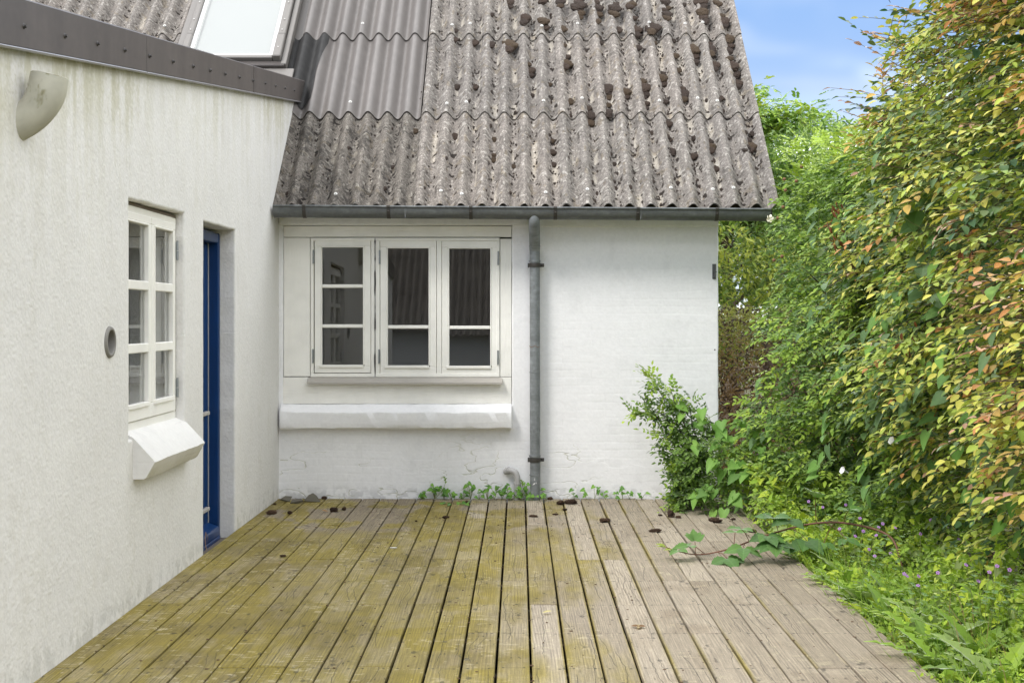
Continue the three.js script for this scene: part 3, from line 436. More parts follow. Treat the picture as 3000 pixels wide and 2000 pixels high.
// ================================================================== the lower wing on the left
const wing = thing('white_wing', 'low white plastered wing with dark sheet metal verge and blue door', 'house');
const WX = -2.005;
{
  const win = rough([[-4.053, 0.875], [-2.973, 0.89], [-2.973, 2.13], [-4.053, 2.115]], 0.07, 0.009);
  const door = rough([[-2.515, -0.165], [-1.615, -0.165], [-1.615, 2.125], [-2.515, 2.118]], 0.08, 0.009);
  const vent = Array.from({ length: 24 }, (_, i) => new THREE.Vector2(-4.36 + 0.06 * Math.cos(-i / 12 * Math.PI), 1.385 + 0.06 * Math.sin(-i / 12 * Math.PI)));
  const out = []; out.push(new THREE.Vector2(-9.2, -0.17), new THREE.Vector2(1.35, -0.17)); for (const p of steps(1.35, -9.2, 30)) out.push(new THREE.Vector2(p, RAKE(-p) + 0.05));
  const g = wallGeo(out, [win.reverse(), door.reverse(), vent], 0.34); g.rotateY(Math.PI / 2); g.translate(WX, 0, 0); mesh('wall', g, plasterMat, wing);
  const slab = (y) => prism([[-7.2, 0], [-2.0, 0], [-2.0, 0.13], [-7.2, 0.13]], steps(-1.1, 9.2, 2), (a, b, t) => [a, RAKE(t) + y + b, t]);
  mesh('roof_slab', slab(0.055), darkMat, wing);
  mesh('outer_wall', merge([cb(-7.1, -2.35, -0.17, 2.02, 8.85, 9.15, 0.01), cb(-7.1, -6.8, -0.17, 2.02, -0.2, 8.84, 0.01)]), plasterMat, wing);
  mesh('room', merge([cb(-4.9, -2.35, 0.3, 0.34, 2.2, 4.8), cb(-4.9, -2.35, 2.3, 2.34, 2.2, 4.8), cb(-4.94, -4.9, 0.3, 2.34, 2.2, 4.8), cb(-4.9, -2.35, 0.3, 2.34, 2.16, 2.2), cb(-4.9, -2.35, 0.3, 2.34, 4.8, 4.84)]), roomMat, wing);
  // verge of sheet metal in lengths, with screws
  const lens = [[6.62, 9.2], [3.89, 6.612], [1.203, 3.881], [-1.13, 1.194]];
  lens.forEach(([a, b], i) => { const lift = i & 1 ? 0.0016 : 0, f = std({ map: fasciaTex, roughness: 0.4 + 0.02 * i, metalness: 0.1, color: rgb(1 - 0.04 * (i & 1), 1 - 0.04 * (i & 1), 1 - 0.03 * (i & 1)) }); mesh('verge_panel', prism([[-2.02, 0.0], [-1.972, -0.004], [-1.963, 0.004], [-1.963, 0.192], [-1.970, 0.199], [-2.05, 0.203], [-2.05, 0.19], [-1.968, 0.188], [-1.968, 0.010], [-2.02, 0.006]], steps(a, b, 8), (p, q, t) => [p + lift + 0.0016 * (fbm(t * 2.2, q * 7, 6, 2) - 0.5), RAKE(t) + q, t]), f, wing, 'dark brown sheet metal verge panel'); });
  const sg = merge([new THREE.CylinderGeometry(0.0105, 0.0125, 0.004, 10), new THREE.CylinderGeometry(0.007, 0.008, 0.011, 6).translate(0, 0.004, 0)]).rotateZ(-Math.PI / 2);
  const sm = std({ color: rgb(0.075, 0.07, 0.068), roughness: 0.4, metalness: 0.3 });
  for (let k = 0; k < 15; k++) { const z = 5.54 - 0.43 * k + 0.02 * Math.sin(k * 5); const m = mesh('screw', sg, sm, wing); m.position.set(-1.959, RAKE(z) + 0.087, z); }
  lens.forEach(([a, b], i) => mesh('sheen_lip', prism([[-1.985, -0.008], [-1.964, -0.009], [-1.959, -0.003], [-1.962, 0.001], [-1.985, -0.005]], steps(a + 0.002, b - 0.002, 2), (p, q, t) => [p + (i & 1 ? 0.0016 : 0), RAKE(t) + q, t]), std({ color: rgb(0.42, 0.41, 0.42), roughness: 0.35, metalness: 0.5 }), wing, 'metal lip under the verge, its reflected light painted pale'));  // pale colour paints the light reflected by the underside return of the panels
  // tar lump, then a dark block for the shade under the verge end
  const lump = new THREE.IcosahedronGeometry(0.075, 4); { const p = lump.attributes.position; for (let i = 0; i < p.count; i++) { const v = V().fromBufferAttribute(p, i); const k = 0.8 + 0.7 * fbm(v.x * 30 + 5, v.y * 22 + v.z * 19, 8, 3); p.setXYZ(i, v.x * k * 0.55, v.y * k * 1.5, v.z * k * 0.9); } lump.computeVertexNormals(); }
  mesh('tar_seal', lump, tarMat, wing, 'lumpy black tar at the end of the dark verge').position.set(-1.945, RAKE(-1.12) + 0.1, -1.12);
  mesh('recess_shade', cb(-2.035, -1.925, 3.31, 3.485, -1.14, -0.93, 0.02), darkMat, wing);  // added dark block standing in for the shaded recess under the verge
  // window
  const win2 = windowUnit(wing, 'window', {
    z: -0.05, depth: 0.11, fw: 0.04, x0: -4.042, x1: -2.982, y0: 0.905, y1: 2.10, sill: 0.045, proud: 0.010, barBack: -0.002,
    sashes: [[-4.0, -3.513], [-3.508, -3.022]].map(([a, b], i) => ({ box: [a, b, 0.955, 2.062], glass: [a + 0.062, b - 0.062, 1.045, 2.012], bars: [[1.655, 1.705], [1.315, 1.365]], panes: [[1.045, 1.315], [1.365, 1.655], [1.705, 2.012]], hinges: i ? [[-3.012, 1.906], [-3.012, 1.09]] : [[-4.012, 1.906], [-4.012, 1.09]], tilt: 0.001, turn: i ? 0.002 : -0.003 })),
  }, 'cream two sash window in the plastered wing');
  win2.rotation.y = Math.PI / 2; win2.position.set(WX, 0, 0);
  mesh('sealing_strip', merge([cb(-4.05, -2.975, 0.885, 0.906, -0.1, -0.045, 0.004), cb(-2.983, -2.972, 0.9, 2.11, -0.1, -0.052, 0.003), cb(-4.05, -2.975, 2.099, 2.118, -0.1, -0.052, 0.003)]), std({ color: rgb(0.17, 0.14, 0.11), roughness: 0.95 }), win2);
  // heavy sloping sill
  mesh('window_sill', toCreasedNormals(mergeVertices(prism([[-0.12, 0.945], [-0.02, 0.893], [0.0, 0.882], [0.104, 0.768], [0.112, 0.754], [0.070, 0.672], [0.058, 0.663], [-0.06, 0.662]], steps(2.945, 3.985, 26), (a, b, t) => { const n = (s) => fbm(t * 8 + s, b * 11 + a * 13, 61 + s, 3) - 0.5; return [WX + a + 0.012 * n(1) * (a > 0.02 ? 1 : 0.2), b + 0.012 * n(2) - (a > 0.05 ? 0.0 : 0), t + 0.012 * n(3)]; }), 1e-4), 0.6), std({ map: limePlainMap, bumpMap: limePlainBump, bumpScale: 0.01, roughness: 0.9, color: rgb(0.87, 0.86, 0.83) }), wing, 'heavy whitewashed sloping sill under the two sash window');
  // door
  const d = sub('door', wing, 'blue painted door deep in the plastered wall'); d.rotation.y = Math.PI / 2; d.position.set(WX, 0, 0);
  mesh('frame', merge([cb(-1.672, -1.622, -0.06, 2.10, -0.235, -0.105, 0.008, true), cb(-2.508, -2.458, -0.06, 2.10, -0.235, -0.105, 0.008, true), cb(-2.457, -1.673, 2.03, 2.10, -0.235, -0.106, 0.008), cb(-2.457, -1.673, -0.06, -0.02, -0.235, -0.09, 0.006)]), blueMat, d);
  mesh('weather_strip', merge([cb(-1.682, -1.673, -0.02, 2.029, -0.20, -0.172, 0.003), cb(-2.457, -2.448, -0.02, 2.029, -0.20, -0.172, 0.003)]), std({ color: rgb(0.34, 0.34, 0.33), roughness: 0.6 }), d);
  mesh('door_leaf', merge([cb(-2.446, -1.684, -0.015, 2.026, -0.232, -0.190, 0.004, true), cb(-1.80, -1.684, -0.014, 2.025, -0.1905, -0.176, 0.006, true), cb(-2.446, -2.33, -0.014, 2.025, -0.1905, -0.176, 0.006, true), cb(-2.33, -1.80, 1.9, 2.024, -0.1905, -0.176, 0.006), cb(-2.33, -1.80, 0.06, 0.2, -0.1905, -0.176, 0.006)]), blueMat, d);
  mesh('rail', merge([cb(-2.40, -1.742, 0.83, 0.856, -0.177, -0.148, 0.004), cb(-2.40, -1.742, 0.165, 0.19, -0.177, -0.148, 0.004)]), std({ color: rgb(0.40, 0.38, 0.35), roughness: 0.8 }), d, 'grey ledge across the blue door');
  mesh('weather_board', prism([[-0.177, 0.075], [-0.10, 0.045], [-0.095, 0.03], [-0.095, -0.012], [-0.177, -0.012]], steps(-2.44, -1.695, 2), (a, b, t) => [t, b, a]), blueMat, d);
  mesh('threshold', cb(-2.51, -1.62, -0.10, -0.045, -0.33, -0.005, 0.004), std({ color: rgb(0.12, 0.105, 0.09), roughness: 0.95 }), d);
  // round vent
  const v = sub('round_vent', wing, 'small round vent with grey ring left of the two sash window');
  mesh('ring', new THREE.LatheGeometry([[0.056, -0.05], [0.056, 0.006], [0.062, 0.013], [0.074, 0.010], [0.079, 0.0], [0.079, -0.02]].map((q) => new THREE.Vector2(...q)), 32).rotateZ(-Math.PI / 2).translate(WX, 1.385, 4.36), std({ color: rgb(0.23, 0.22, 0.20), roughness: 0.7, metalness: 0.2 }), v);
  mesh('duct', merge([new THREE.CylinderGeometry(0.0585, 0.0585, 0.2, 24, 1, true).rotateZ(Math.PI / 2).translate(WX - 0.12, 1.385, 4.36), new THREE.CircleGeometry(0.058, 24).rotateY(Math.PI / 2).translate(WX - 0.19, 1.385, 4.36)]), std({ color: rgb(0.075, 0.065, 0.05), roughness: 0.95 }), v);
  // bent flue pipe
  const f = sub('flue_elbow', wing, 'dirty white plastered pipe elbow high on the wing wall'), ft = tex(256, 256, (u, vv, o) => { const a = fbm(u * 6, vv * 6, 611, 4, 6, 6), b = ss(0.55, 0.7, fbm(u * 9, vv * 5, 613, 4, 9, 5)); const k = mix3([0.72, 0.71, 0.65], [0.47, 0.45, 0.33], b * 0.8); for (let i = 0; i < 3; i++) o[i] = k[i] * (0.9 + a * 0.2); }, true, 1 / 0.4, 1 / 0.4);
  const path = curve([V(-2.2, 2.215, 5.44), V(-2.07, 2.272, 5.44), V(-1.968, 2.325, 5.44), V(-1.916, 2.395, 5.44), V(-1.896, 2.48, 5.44)], 18);
  mesh('pipe', merge([tube(path, (t) => 0.076 + 0.003 * Math.sin(t * 9) - 0.004 * t, 28, false), tube(path, (t) => 0.064, 28, false)]), std({ map: ft, roughness: 0.85 }), f);
  const rimC = path[18], rd = path[18].clone().sub(path[17]).normalize(); const rim = new THREE.TorusGeometry(0.0665, 0.0045, 8, 32); rim.applyQuaternion(new THREE.Quaternion().setFromUnitVectors(V(0, 0, 1), rd)); rim.translate(rimC.x, rimC.y, rimC.z); mesh('rim', rim, std({ map: ft, roughness: 0.85 }), f);
}

// ================================================================== the deck, board by board
const deck = thing('wooden_deck', 'weathered plank deck, green with algae near the wing and pale grey elsewhere', 'deck');
{
  const r = rngOf(909);
  for (const c of deckCols) c.ends.slice(0, -1).forEach((za, i) => {
    const zb = c.ends[i + 1], gl = Math.abs((c.x0 + c.x1) / 2) < 0.75 ? 0.0056 : 0.0044, x0 = c.x0 + gl * rr(0.7, 1.3, r), x1 = c.x1 - gl * rr(0.7, 1.3, r), up = rr(-0.0022, 0.0012, r), tl = rr(-0.0025, 0.0025, r), tz = rr(-0.0015, 0.0015, r);
    const g = cb(x0, x1, -0.030, 0, za + 0.0012, zb - 0.0012, 0.0035), p = g.attributes.position, uv = g.attributes.uv;
    for (let k = 0; k < p.count; k++) { const x = p.getX(k), z = p.getZ(k); uv.setXY(k, (x - DECK.x0) / DECK.w, (z - DECK.z0) / DECK.l); p.setY(k, p.getY(k) + up + tl * (x - x0) / 0.15 + tz * (z - za)); }
    g.computeVertexNormals(); mesh('board', g, deckMat, deck);
  });
  const jm = std({ color: rgb(0.06, 0.05, 0.035), roughness: 0.95 });
  for (const z of [0.05, ...joistZ]) mesh('joist', cb(-2.0, 1.72, -0.165, -0.034, z - 0.022, z + 0.022, 0.003), jm, deck);
  mesh('rim_joist', cb(1.70, 1.738, -0.165, -0.034, 0.03, DECK.end - 0.03, 0.003), jm, deck);
}

// a low shed behind the camera, seen only in the window panes
{
  const shed = thing('outbuilding', 'low outbuilding with corrugated roof mirrored in the window panes', 'shed');
  mesh('wall', cb(-6, 7, -0.17, 1.25, 19.3, 19.6, 0.01), std({ color: rgb(0.62, 0.62, 0.60), roughness: 0.9 }), shed);
  const rf = sub('roof', shed); rf.position.set(0, 1.12, 19.0); rf.rotation.order = 'YXZ'; rf.rotation.y = Math.PI; rf.rotation.x = TH - Math.PI / 2;
  const g = sheetGeo(-0.042, 7 * WAVE + 0.05, 2);
  for (let r = 0; r < 4; r++) for (let c = -5; c < 5; c++) { const m = mesh('roof_sheet', g, roofMats[2], rf); m.position.set(c * 7 * WAVE, r * ROW, 0); }
}
// ------------------------------------------------------------------ leaves
// a template: points (along, across, up) and faces; `serrated` makes toothed or lobed blades with veins folded in
function blade(n, wf, cf = () => 0.12, pleat = 0) { const v = [], f = []; for (let i = 0; i <= n; i++) { const a = i / n, w = wf(a, i), sk = 0.0; const c = cf(a) * w + pleat * (i & 1 ? 1 : -1); v.push([a, 0, 0], [a, -0.13 * w, 0.05 * w], [a, 0.13 * w, 0.05 * w], [a + sk - 0.04 * w, -w, c], [a + sk - 0.04 * w, w, c]); } for (let i = 0; i < n; i++) { const o = i * 5, q = o + 5; f.push([o, o + 1, q], [o + 1, q + 1, q], [o + 1, o + 3, q + 1], [o + 3, q + 3, q + 1], [o, q, o + 2], [o + 2, q, q + 2], [o + 2, q + 2, o + 4], [o + 4, q + 2, q + 4]); } return { v, f }; }
const LEAF = {
  beech: { v: [[0, 0, 0], [0.34, 0, -0.03], [0.7, 0, -0.02], [1, 0, 0], [0.16, -0.6, 0.16], [0.42, -1, 0.3], [0.74, -0.72, 0.2], [0.16, 0.6, 0.16], [0.42, 1, 0.3], [0.74, 0.72, 0.2]], f: [[0, 4, 1], [4, 5, 1], [1, 5, 2], [5, 6, 2], [6, 3, 2], [0, 1, 7], [7, 1, 8], [1, 2, 8], [8, 2, 9], [9, 2, 3]] },
  leaflet: { v: [[0, 0, 0], [0.5, 0, -0.05], [1, 0, 0], [0.42, -1, 0.25], [0.42, 1, 0.25], [0.75, -0.66, 0.18], [0.75, 0.66, 0.18]], f: [[0, 3, 1], [3, 5, 1], [5, 2, 1], [0, 1, 4], [4, 1, 6], [6, 1, 2]] },
  heart: { v: [[0, 0, 0], [0.5, 0, -0.05], [1, 0, 0], [-0.2, -0.5, 0.1], [-0.1, -0.95, 0.2], [0.2, -1, 0.26], [0.62, -0.56, 0.14], [-0.2, 0.5, 0.1], [-0.1, 0.95, 0.2], [0.2, 1, 0.26], [0.62, 0.56, 0.14]], f: [[0, 3, 4], [0, 4, 5], [0, 5, 1], [5, 6, 1], [6, 2, 1], [0, 8, 7], [0, 9, 8], [0, 1, 9], [9, 1, 10], [10, 1, 2]] },
  bramble: blade(10, (a, i) => Math.sin(Math.PI * Math.pow(a, 0.72)) * (i & 1 ? 1.0 : 0.86) + 0.0, () => 0.18, 0.035),
  dandelion: blade(16, (a, i) => (a < 0.05 ? 0.1 : (0.16 + 0.84 * Math.sin(Math.PI * Math.min(1, Math.pow(a, 1.25)) * 0.94)) * (i % 2 ? 1 : 0.62)) * (a > 0.99 ? 0.05 : 1), () => 0.22, 0.05),
  dock: blade(12, (a, i) => (a < 0.04 ? 0.12 : Math.sin(Math.PI * Math.pow(a, 0.8)) * (i & 1 ? 1 : 0.93)), () => 0.2, 0.045),
  grass: { v: [[0, -1, 0], [0, 1, 0], [0.4, -0.8, 0], [0.4, 0.8, 0], [0.75, -0.5, 0], [0.75, 0.5, 0], [1, 0, 0]], f: [[0, 1, 3], [0, 3, 2], [2, 3, 5], [2, 5, 4], [4, 5, 6]] },
};
class Foliage {
  constructor(seed) { this.p = []; this.c = []; this.i = []; this.r = rngOf(seed); }
  leaf(T, o, dir, up, L, W, col, tip = col, bend = 0.25) {
    const s = new THREE.Vector3().crossVectors(dir, up).normalize(), u = new THREE.Vector3().crossVectors(s, dir).normalize(), b = this.p.length / 3, k = 0.82 + 0.36 * this.r();
    for (const [a, x, c] of T.v) {
      const l = a * L, w = x * W / 2, h = c * W / 2 - bend * a * a * L;
      this.p.push(o.x + dir.x * l + s.x * w + u.x * h, o.y + dir.y * l + s.y * w + u.y * h, o.z + dir.z * l + s.z * w + u.z * h);
      const rib = Math.abs(x) < 0.05 ? 1.14 : 1; for (let q = 0; q < 3; q++) this.c.push(Math.min(0.9, mix(col[q], tip[q], a) * k * rib));
    }
    for (const f of T.f) this.i.push(b + f[0], b + f[1], b + f[2]);
  }
  build(name, mat, parent, stuff = true) {
    const g = new THREE.BufferGeometry(); g.setAttribute('position', new THREE.Float32BufferAttribute(this.p, 3)); g.setAttribute('color', new THREE.Float32BufferAttribute(this.c, 3)); g.setIndex(this.i); g.computeVertexNormals();
    const m = mesh(name, g, mat, parent); if (stuff) m.userData.kind = 'stuff'; return m;
  }
}
const leafMat = (o = {}) => new THREE.MeshPhysicalMaterial({ vertexColors: true, side: THREE.DoubleSide, roughness: 0.85, transmission: 0.42, thickness: 0, clearcoat: 0.3, clearcoatRoughness: 0.42, ior: 1.35, ...o });
const foliageMat = leafMat(), softLeaf = leafMat({ clearcoat: 0.12 });
const barkMat = std({ color: rgb(0.12, 0.085, 0.06), roughness: 0.9 }), stemGreen = std({ color: rgb(0.17, 0.2, 0.06), roughness: 0.7 }), stemRed = std({ color: rgb(0.17, 0.075, 0.045), roughness: 0.65 });
const singles = new Map();
function leafGeo(kind, bend) { const key = kind + bend; if (!singles.has(key)) { const T = LEAF[kind], p = []; for (const [a, x, c] of T.v) p.push(a, x / 2, c / 2 * 0.6 - bend * a * a); const cl = []; for (const [, x] of T.v) { const rib = Math.abs(x) < 0.02; cl.push(...(rib ? [1, 1, 1] : [0.78, 0.8, 0.74])); } const g = new THREE.BufferGeometry(); g.setAttribute('position', new THREE.Float32BufferAttribute(p, 3)); g.setAttribute('color', new THREE.Float32BufferAttribute(cl, 3)); g.setIndex(T.f.flat()); g.computeVertexNormals(); singles.set(key, g); } return singles.get(key); }
const tints = new Map();
function tint(c, o = {}) { const key = c.map((q) => q.toFixed(2)).join() + JSON.stringify(o); if (!tints.has(key)) tints.set(key, leafMat({ vertexColors: true, color: rgb(...c.map((v) => Math.min(0.95, v * 1.18))), ...o })); return tints.get(key); }
function oneLeaf(name, kind, o, dir, up, L, W, col, parent, bend = 0.2) {
  const s = new THREE.Vector3().crossVectors(dir, up).normalize(), u = new THREE.Vector3().crossVectors(s, dir).normalize();
  const m = mesh(name, leafGeo(kind, bend), tint(col), parent); const M = new THREE.Matrix4().makeBasis(dir.clone().multiplyScalar(L), s.multiplyScalar(W), u.multiplyScalar(kind === 'grass' ? L : L)); M.setPosition(o); M.decompose(m.position, m.quaternion, m.scale); return m;
}
const dirOf = (x, y, z) => V(x, y, z).normalize();
function jitterDir(r, x, y, z, k) { return V(x + rr(-k, k, r), y + rr(-k, k, r), z + rr(-k, k, r)).normalize(); }
// a feather leaf: leaflets in pairs along a drooping stalk and one at its end
function pinnate(F, o, dir, up, L, pairs, ll, lw, col, tip) {
  const s = new THREE.Vector3().crossVectors(dir, up).normalize(), u = new THREE.Vector3().crossVectors(s, dir).normalize(), at = (t) => o.clone().addScaledVector(dir, L * t).addScaledVector(u, -0.3 * L * t * t);
  for (let i = 0; i < pairs; i++) { const t = 0.28 + 0.6 * i / pairs, q = at(t); for (const sd of [-1, 1]) { const d = s.clone().multiplyScalar(sd).addScaledVector(dir, 0.55).addScaledVector(u, rr(-0.35, 0.15, F.r)).normalize(); F.leaf(LEAF.leaflet, q, d, u.clone().addScaledVector(s, rr(-0.3, 0.3, F.r)), ll * rr(0.8, 1.1, F.r), lw, col, tip, 0.15); } }
  F.leaf(LEAF.leaflet, at(0.94), dir.clone().addScaledVector(u, -0.35).normalize(), u, ll * 1.1, lw * 1.05, col, tip, 0.15);
}

// ================================================================== beech hedge: shoots of leaves over a dark twiggy inside
const C = { yellow: [0.62, 0.57, 0.10], lime: [0.40, 0.49, 0.06], green: [0.22, 0.33, 0.045], mid: [0.11, 0.19, 0.04], dark: [0.05, 0.105, 0.028], orange: [0.56, 0.25, 0.07], amber: [0.58, 0.38, 0.08], pink: [0.52, 0.30, 0.19], brown: [0.22, 0.075, 0.025], rose: [0.19, 0.32, 0.032], roseTip: [0.37, 0.50, 0.05], roseDark: [0.06, 0.125, 0.028], blueGreen: [0.16, 0.25, 0.11] };
const beechTop = (z) => mix(2.72, 4.1, ss(1.0, 3.2, z)) + 0.25 * (fbm(z * 1.7, 1, 701, 3) - 0.5) * 2;
const beechFace = (y, z) => 2.40 + 0.55 * ss(1.05, 0.1, y) + 0.16 * ss(2.0, 3.6, y) - 0.22 * (fbm(y * 1.5, z * 1.5, 703, 3) - 0.5) * 2 - 0.22 * (fbm(y * 4.2, z * 4.2, 704, 2) - 0.5) * 2 + 0.55 * Math.pow(Math.max(0, y / beechTop(z)), 7) + 0.08 * (2.5 - Math.min(z, 4));
const beech = thing('beech_hedge', 'tall beech hedge with yellow green and coppery leaves on the right of the deck', 'hedge');
{
  const r = rngOf(7331), F = new Foliage(11), D = new Foliage(12), twigs = [], near = [];
  const shoot = (o, dir, L, n, style, keep) => {
    const up = jitterDir(r, 0, 1, 0, 0.25), s = new THREE.Vector3().crossVectors(dir, up).normalize(), u = new THREE.Vector3().crossVectors(s, dir).normalize();
    const at = (t) => o.clone().addScaledVector(dir, L * t).addScaledVector(u, -0.16 * L * t * t);
    for (let i = 0; i < n; i++) {
      const t = 0.12 + 0.88 * i / (n - 1), q = at(t), last = i === n - 1, sd = i & 1 ? 1 : -1, d = last ? dir.clone().addScaledVector(u, -0.3).normalize() : s.clone().multiplyScalar(sd * rr(0.55, 1.0, r)).addScaledVector(dir, 0.75).addScaledVector(u, rr(-0.35, 0.2, r)).normalize();
      const len = (style.size ?? 0.065) * rr(0.55, 1.4, r) * (1 - 0.25 * t), c = style.at(t), w = len * rr(0.46, 0.66, r);
      const upl = u.clone().addScaledVector(s, rr(-0.45, 0.45, r)).addScaledVector(dir, rr(-0.3, 0.3, r)).normalize();
      if (keep && near.length < 300 && len > 0.06) near.push([q, d, upl, len, w, c]); else F.leaf(LEAF.beech, q, d, upl, len, w, c, c, rr(0.05, 0.4, r));
    }
    if (style.twig) twigs.push(tube([0, 0.35, 0.7, 1].map(at), (t) => 0.0026 * (1 - 0.55 * t), 4, false));
  };
  const jit = (c) => { const a = rr(-0.04, 0.04, r); return [Math.max(0.02, c[0] + a), Math.max(0.02, c[1] + a * 0.6), c[2]]; };
  const styles = {
    yellow: () => ({ twig: r() < 0.8, at: (t) => jit(mix3(C.lime, C.yellow, Math.min(1, t * 0.95))) }),
    copper: () => { const a = pick([C.orange, C.amber, C.pink], r); return { twig: true, at: (t) => jit(mix3(C.yellow, a, ss(0.1, 0.65, t))) }; },
    lime: () => ({ twig: r() < 0.5, at: (t) => jit(mix3(C.green, C.lime, t)) }),
    dark: () => ({ size: 0.068, at: () => jit(mix3(C.dark, C.mid, r())) }),
    grey: () => ({ size: 0.07, at: () => jit(mix3(C.mid, C.blueGreen, r())) }),
  };
  const cells = [];
  for (let i = 0; i < 9400; i++) {
    const z = rr(0.9, 6.9, r), H = beechTop(z), y = 0.26 + (H - 0.26) * Math.pow(r(), 0.9), dp = Math.pow(r(), 1.6) * 0.55, x = beechFace(y, z) + dp - 0.05;
    const patch = fbm(y * 1.1 + 4, z * 1.25, 711, 3), right = ss(3.2, 5.6, z), hi = ss(2.0, 3.4, y);
    let st; const q = r(); if (dp < 0.3 && fbm(y * 3.0 + 7, z * 3.0, 719, 3) < 0.42) continue;
    { const co = (0.08 + 0.36 * right + 0.36 * hi) * ss(0.34, 0.56, patch), ye = 0.29 * (0.35 + 0.65 * ss(1.4, 3.4, z + 0.5 * y)); st = q < co ? styles.copper() : q < co + ye ? styles.yellow() : q < co + ye + 0.38 ? styles.lime() : q < co + ye + 0.46 ? styles.grey() : styles.dark(); }
    const dir = V(-1, rr(-0.55, 0.2, r), rr(-0.35, 0.75, r)).normalize();
    shoot(V(x, y, z), dir, rr(0.16, 0.32, r), 6 + Math.floor(r() * 4), st, dp < 0.06 && z > 4.6 && z < 5.9 && y < 2.9);
  }
  // the crown of the hedge and loose shoots against the sky
  for (let i = 0; i < 1500; i++) { const z = rr(0.9, 6.4, r), H = beechTop(z), x = beechFace(H * 0.97, z) + rr(-0.3, 0.9, r), y = H + rr(-0.45, 0.10, r); shoot(V(x, y, z), V(rr(-1, 0.3, r), rr(0.1, 1.0, r), rr(-0.5, 0.5, r)).normalize(), rr(0.14, 0.34, r), 5 + Math.floor(r() * 4), r() < 0.28 ? styles.copper() : r() < 0.45 ? styles.lime() : r() < 0.5 ? styles.yellow() : styles.dark()); }
  for (let i = 0; i < 46; i++) { const z = rr(1.2, 3.6, r), y = rr(2.5, beechTop(z) + 0.1, r), x = beechFace(y, z) + 0.05; const d = V(-1, rr(0.1, 0.9, r), rr(-0.3, 0.4, r)).normalize(), L = rr(0.3, 0.6, r); shoot(V(x, y, z), d, L, 7 + Math.floor(r() * 4), { ...pick([styles.copper, styles.dark, styles.yellow], r)(), twig: true }); }
  for (let i = 0; i < 90; i++) { const z = rr(3.2, 4.4, r), y = rr(3.3, 4.3, r), x = 2.25 + rr(0, 0.5, r) - 0.10 * (y - 3.3); shoot(V(x, y, z), V(-1, rr(-0.1, 0.5, r), rr(-0.3, 0.3, r)).normalize(), rr(0.2, 0.4, r), 7, { ...styles.dark(), twig: true }); }
  // deep leaves that close the hedge
  for (let i = 0; i < 7000; i++) { const z = rr(0.9, 7, r), y = rr(0.05, beechTop(z) - 0.1, r), x = beechFace(y, z) + rr(0.3, 1.0, r); D.leaf(LEAF.leaflet, V(x, y, z), jitterDir(r, -0.6, -0.3, 0.2, 0.8), jitterDir(r, -0.6, 0.6, 0.2, 0.6), rr(0.09, 0.14, r), rr(0.06, 0.09, r), ...(q => [q, q])(pick([C.dark, C.mid, C.green, C.lime], r)), 0.2); }
  F.build('leaves', foliageMat, beech); D.build('inner_leaves', foliageMat, beech);
  // dead brown leaves hanging in tufts
  const B = new Foliage(13); for (const [y, z, n] of [[2.15, 2.1, 26], [1.95, 2.0, 20], [1.35, 3.6, 8], [0.62, 4.35, 14], [0.5, 4.4, 10], [1.95, 4.6, 8], [0.9, 2.9, 8]]) for (let i = 0; i < n; i++) B.leaf(LEAF.beech, V(beechFace(y, z) - 0.13 + rr(-0.04, 0.04, r), y + rr(-0.16, 0.14, r), z + rr(-0.05, 0.05, r)), jitterDir(r, 0, -1, 0, 0.5), jitterDir(r, -1, 0, 0.6, 0.5), rr(0.04, 0.07, r), rr(0.012, 0.024, r), C.brown, C.brown, 0.5);
  B.build('dead_leaves', softLeaf, beech);
  const stems = []; for (let i = 0; i < 22; i++) { const z = 0.9 + i * 0.29, x = beechFace(1, z) + 0.62 + rr(-0.1, 0.1, r); stems.push(tube(curve([V(x, -0.2, z), V(x + rr(-0.1, 0.1, r), 1.2, z + rr(-0.1, 0.1, r)), V(x + rr(-0.15, 0.15, r), 2.2, z + rr(-0.2, 0.2, r)), V(x + rr(-0.2, 0.1, r), beechTop(z) - 0.2, z + rr(-0.3, 0.3, r))], 8), (t) => 0.03 * (1 - 0.75 * t), 6, false)); }
  for (let i = 0; i < 70; i++) { const z = rr(2.5, 6.2, r), y = rr(0.5, 3.6, r), x = beechFace(y, z); stems.push(tube(curve([V(x + 0.45, y - 0.12, z - 0.12), V(x + 0.15, y - 0.02, z), V(x - 0.12, y + rr(-0.04, 0.06, r), z + rr(0, 0.2, r))], 6), (t) => 0.006 * (1 - 0.6 * t), 5, false)); }
  mesh('branches', mergeGeometries(stems), barkMat, beech).userData.kind = 'stuff';
  mesh('twigs', mergeGeometries(twigs), barkMat, beech).userData.kind = 'stuff';
  const q8 = (c) => c.map((v) => Math.round(v * 14) / 14 + 0.005);
  for (const [q, d, u, L, w, c] of near) oneLeaf('leaf', 'beech', q, d, u, L, w, q8(c), beech, 0.2);
}

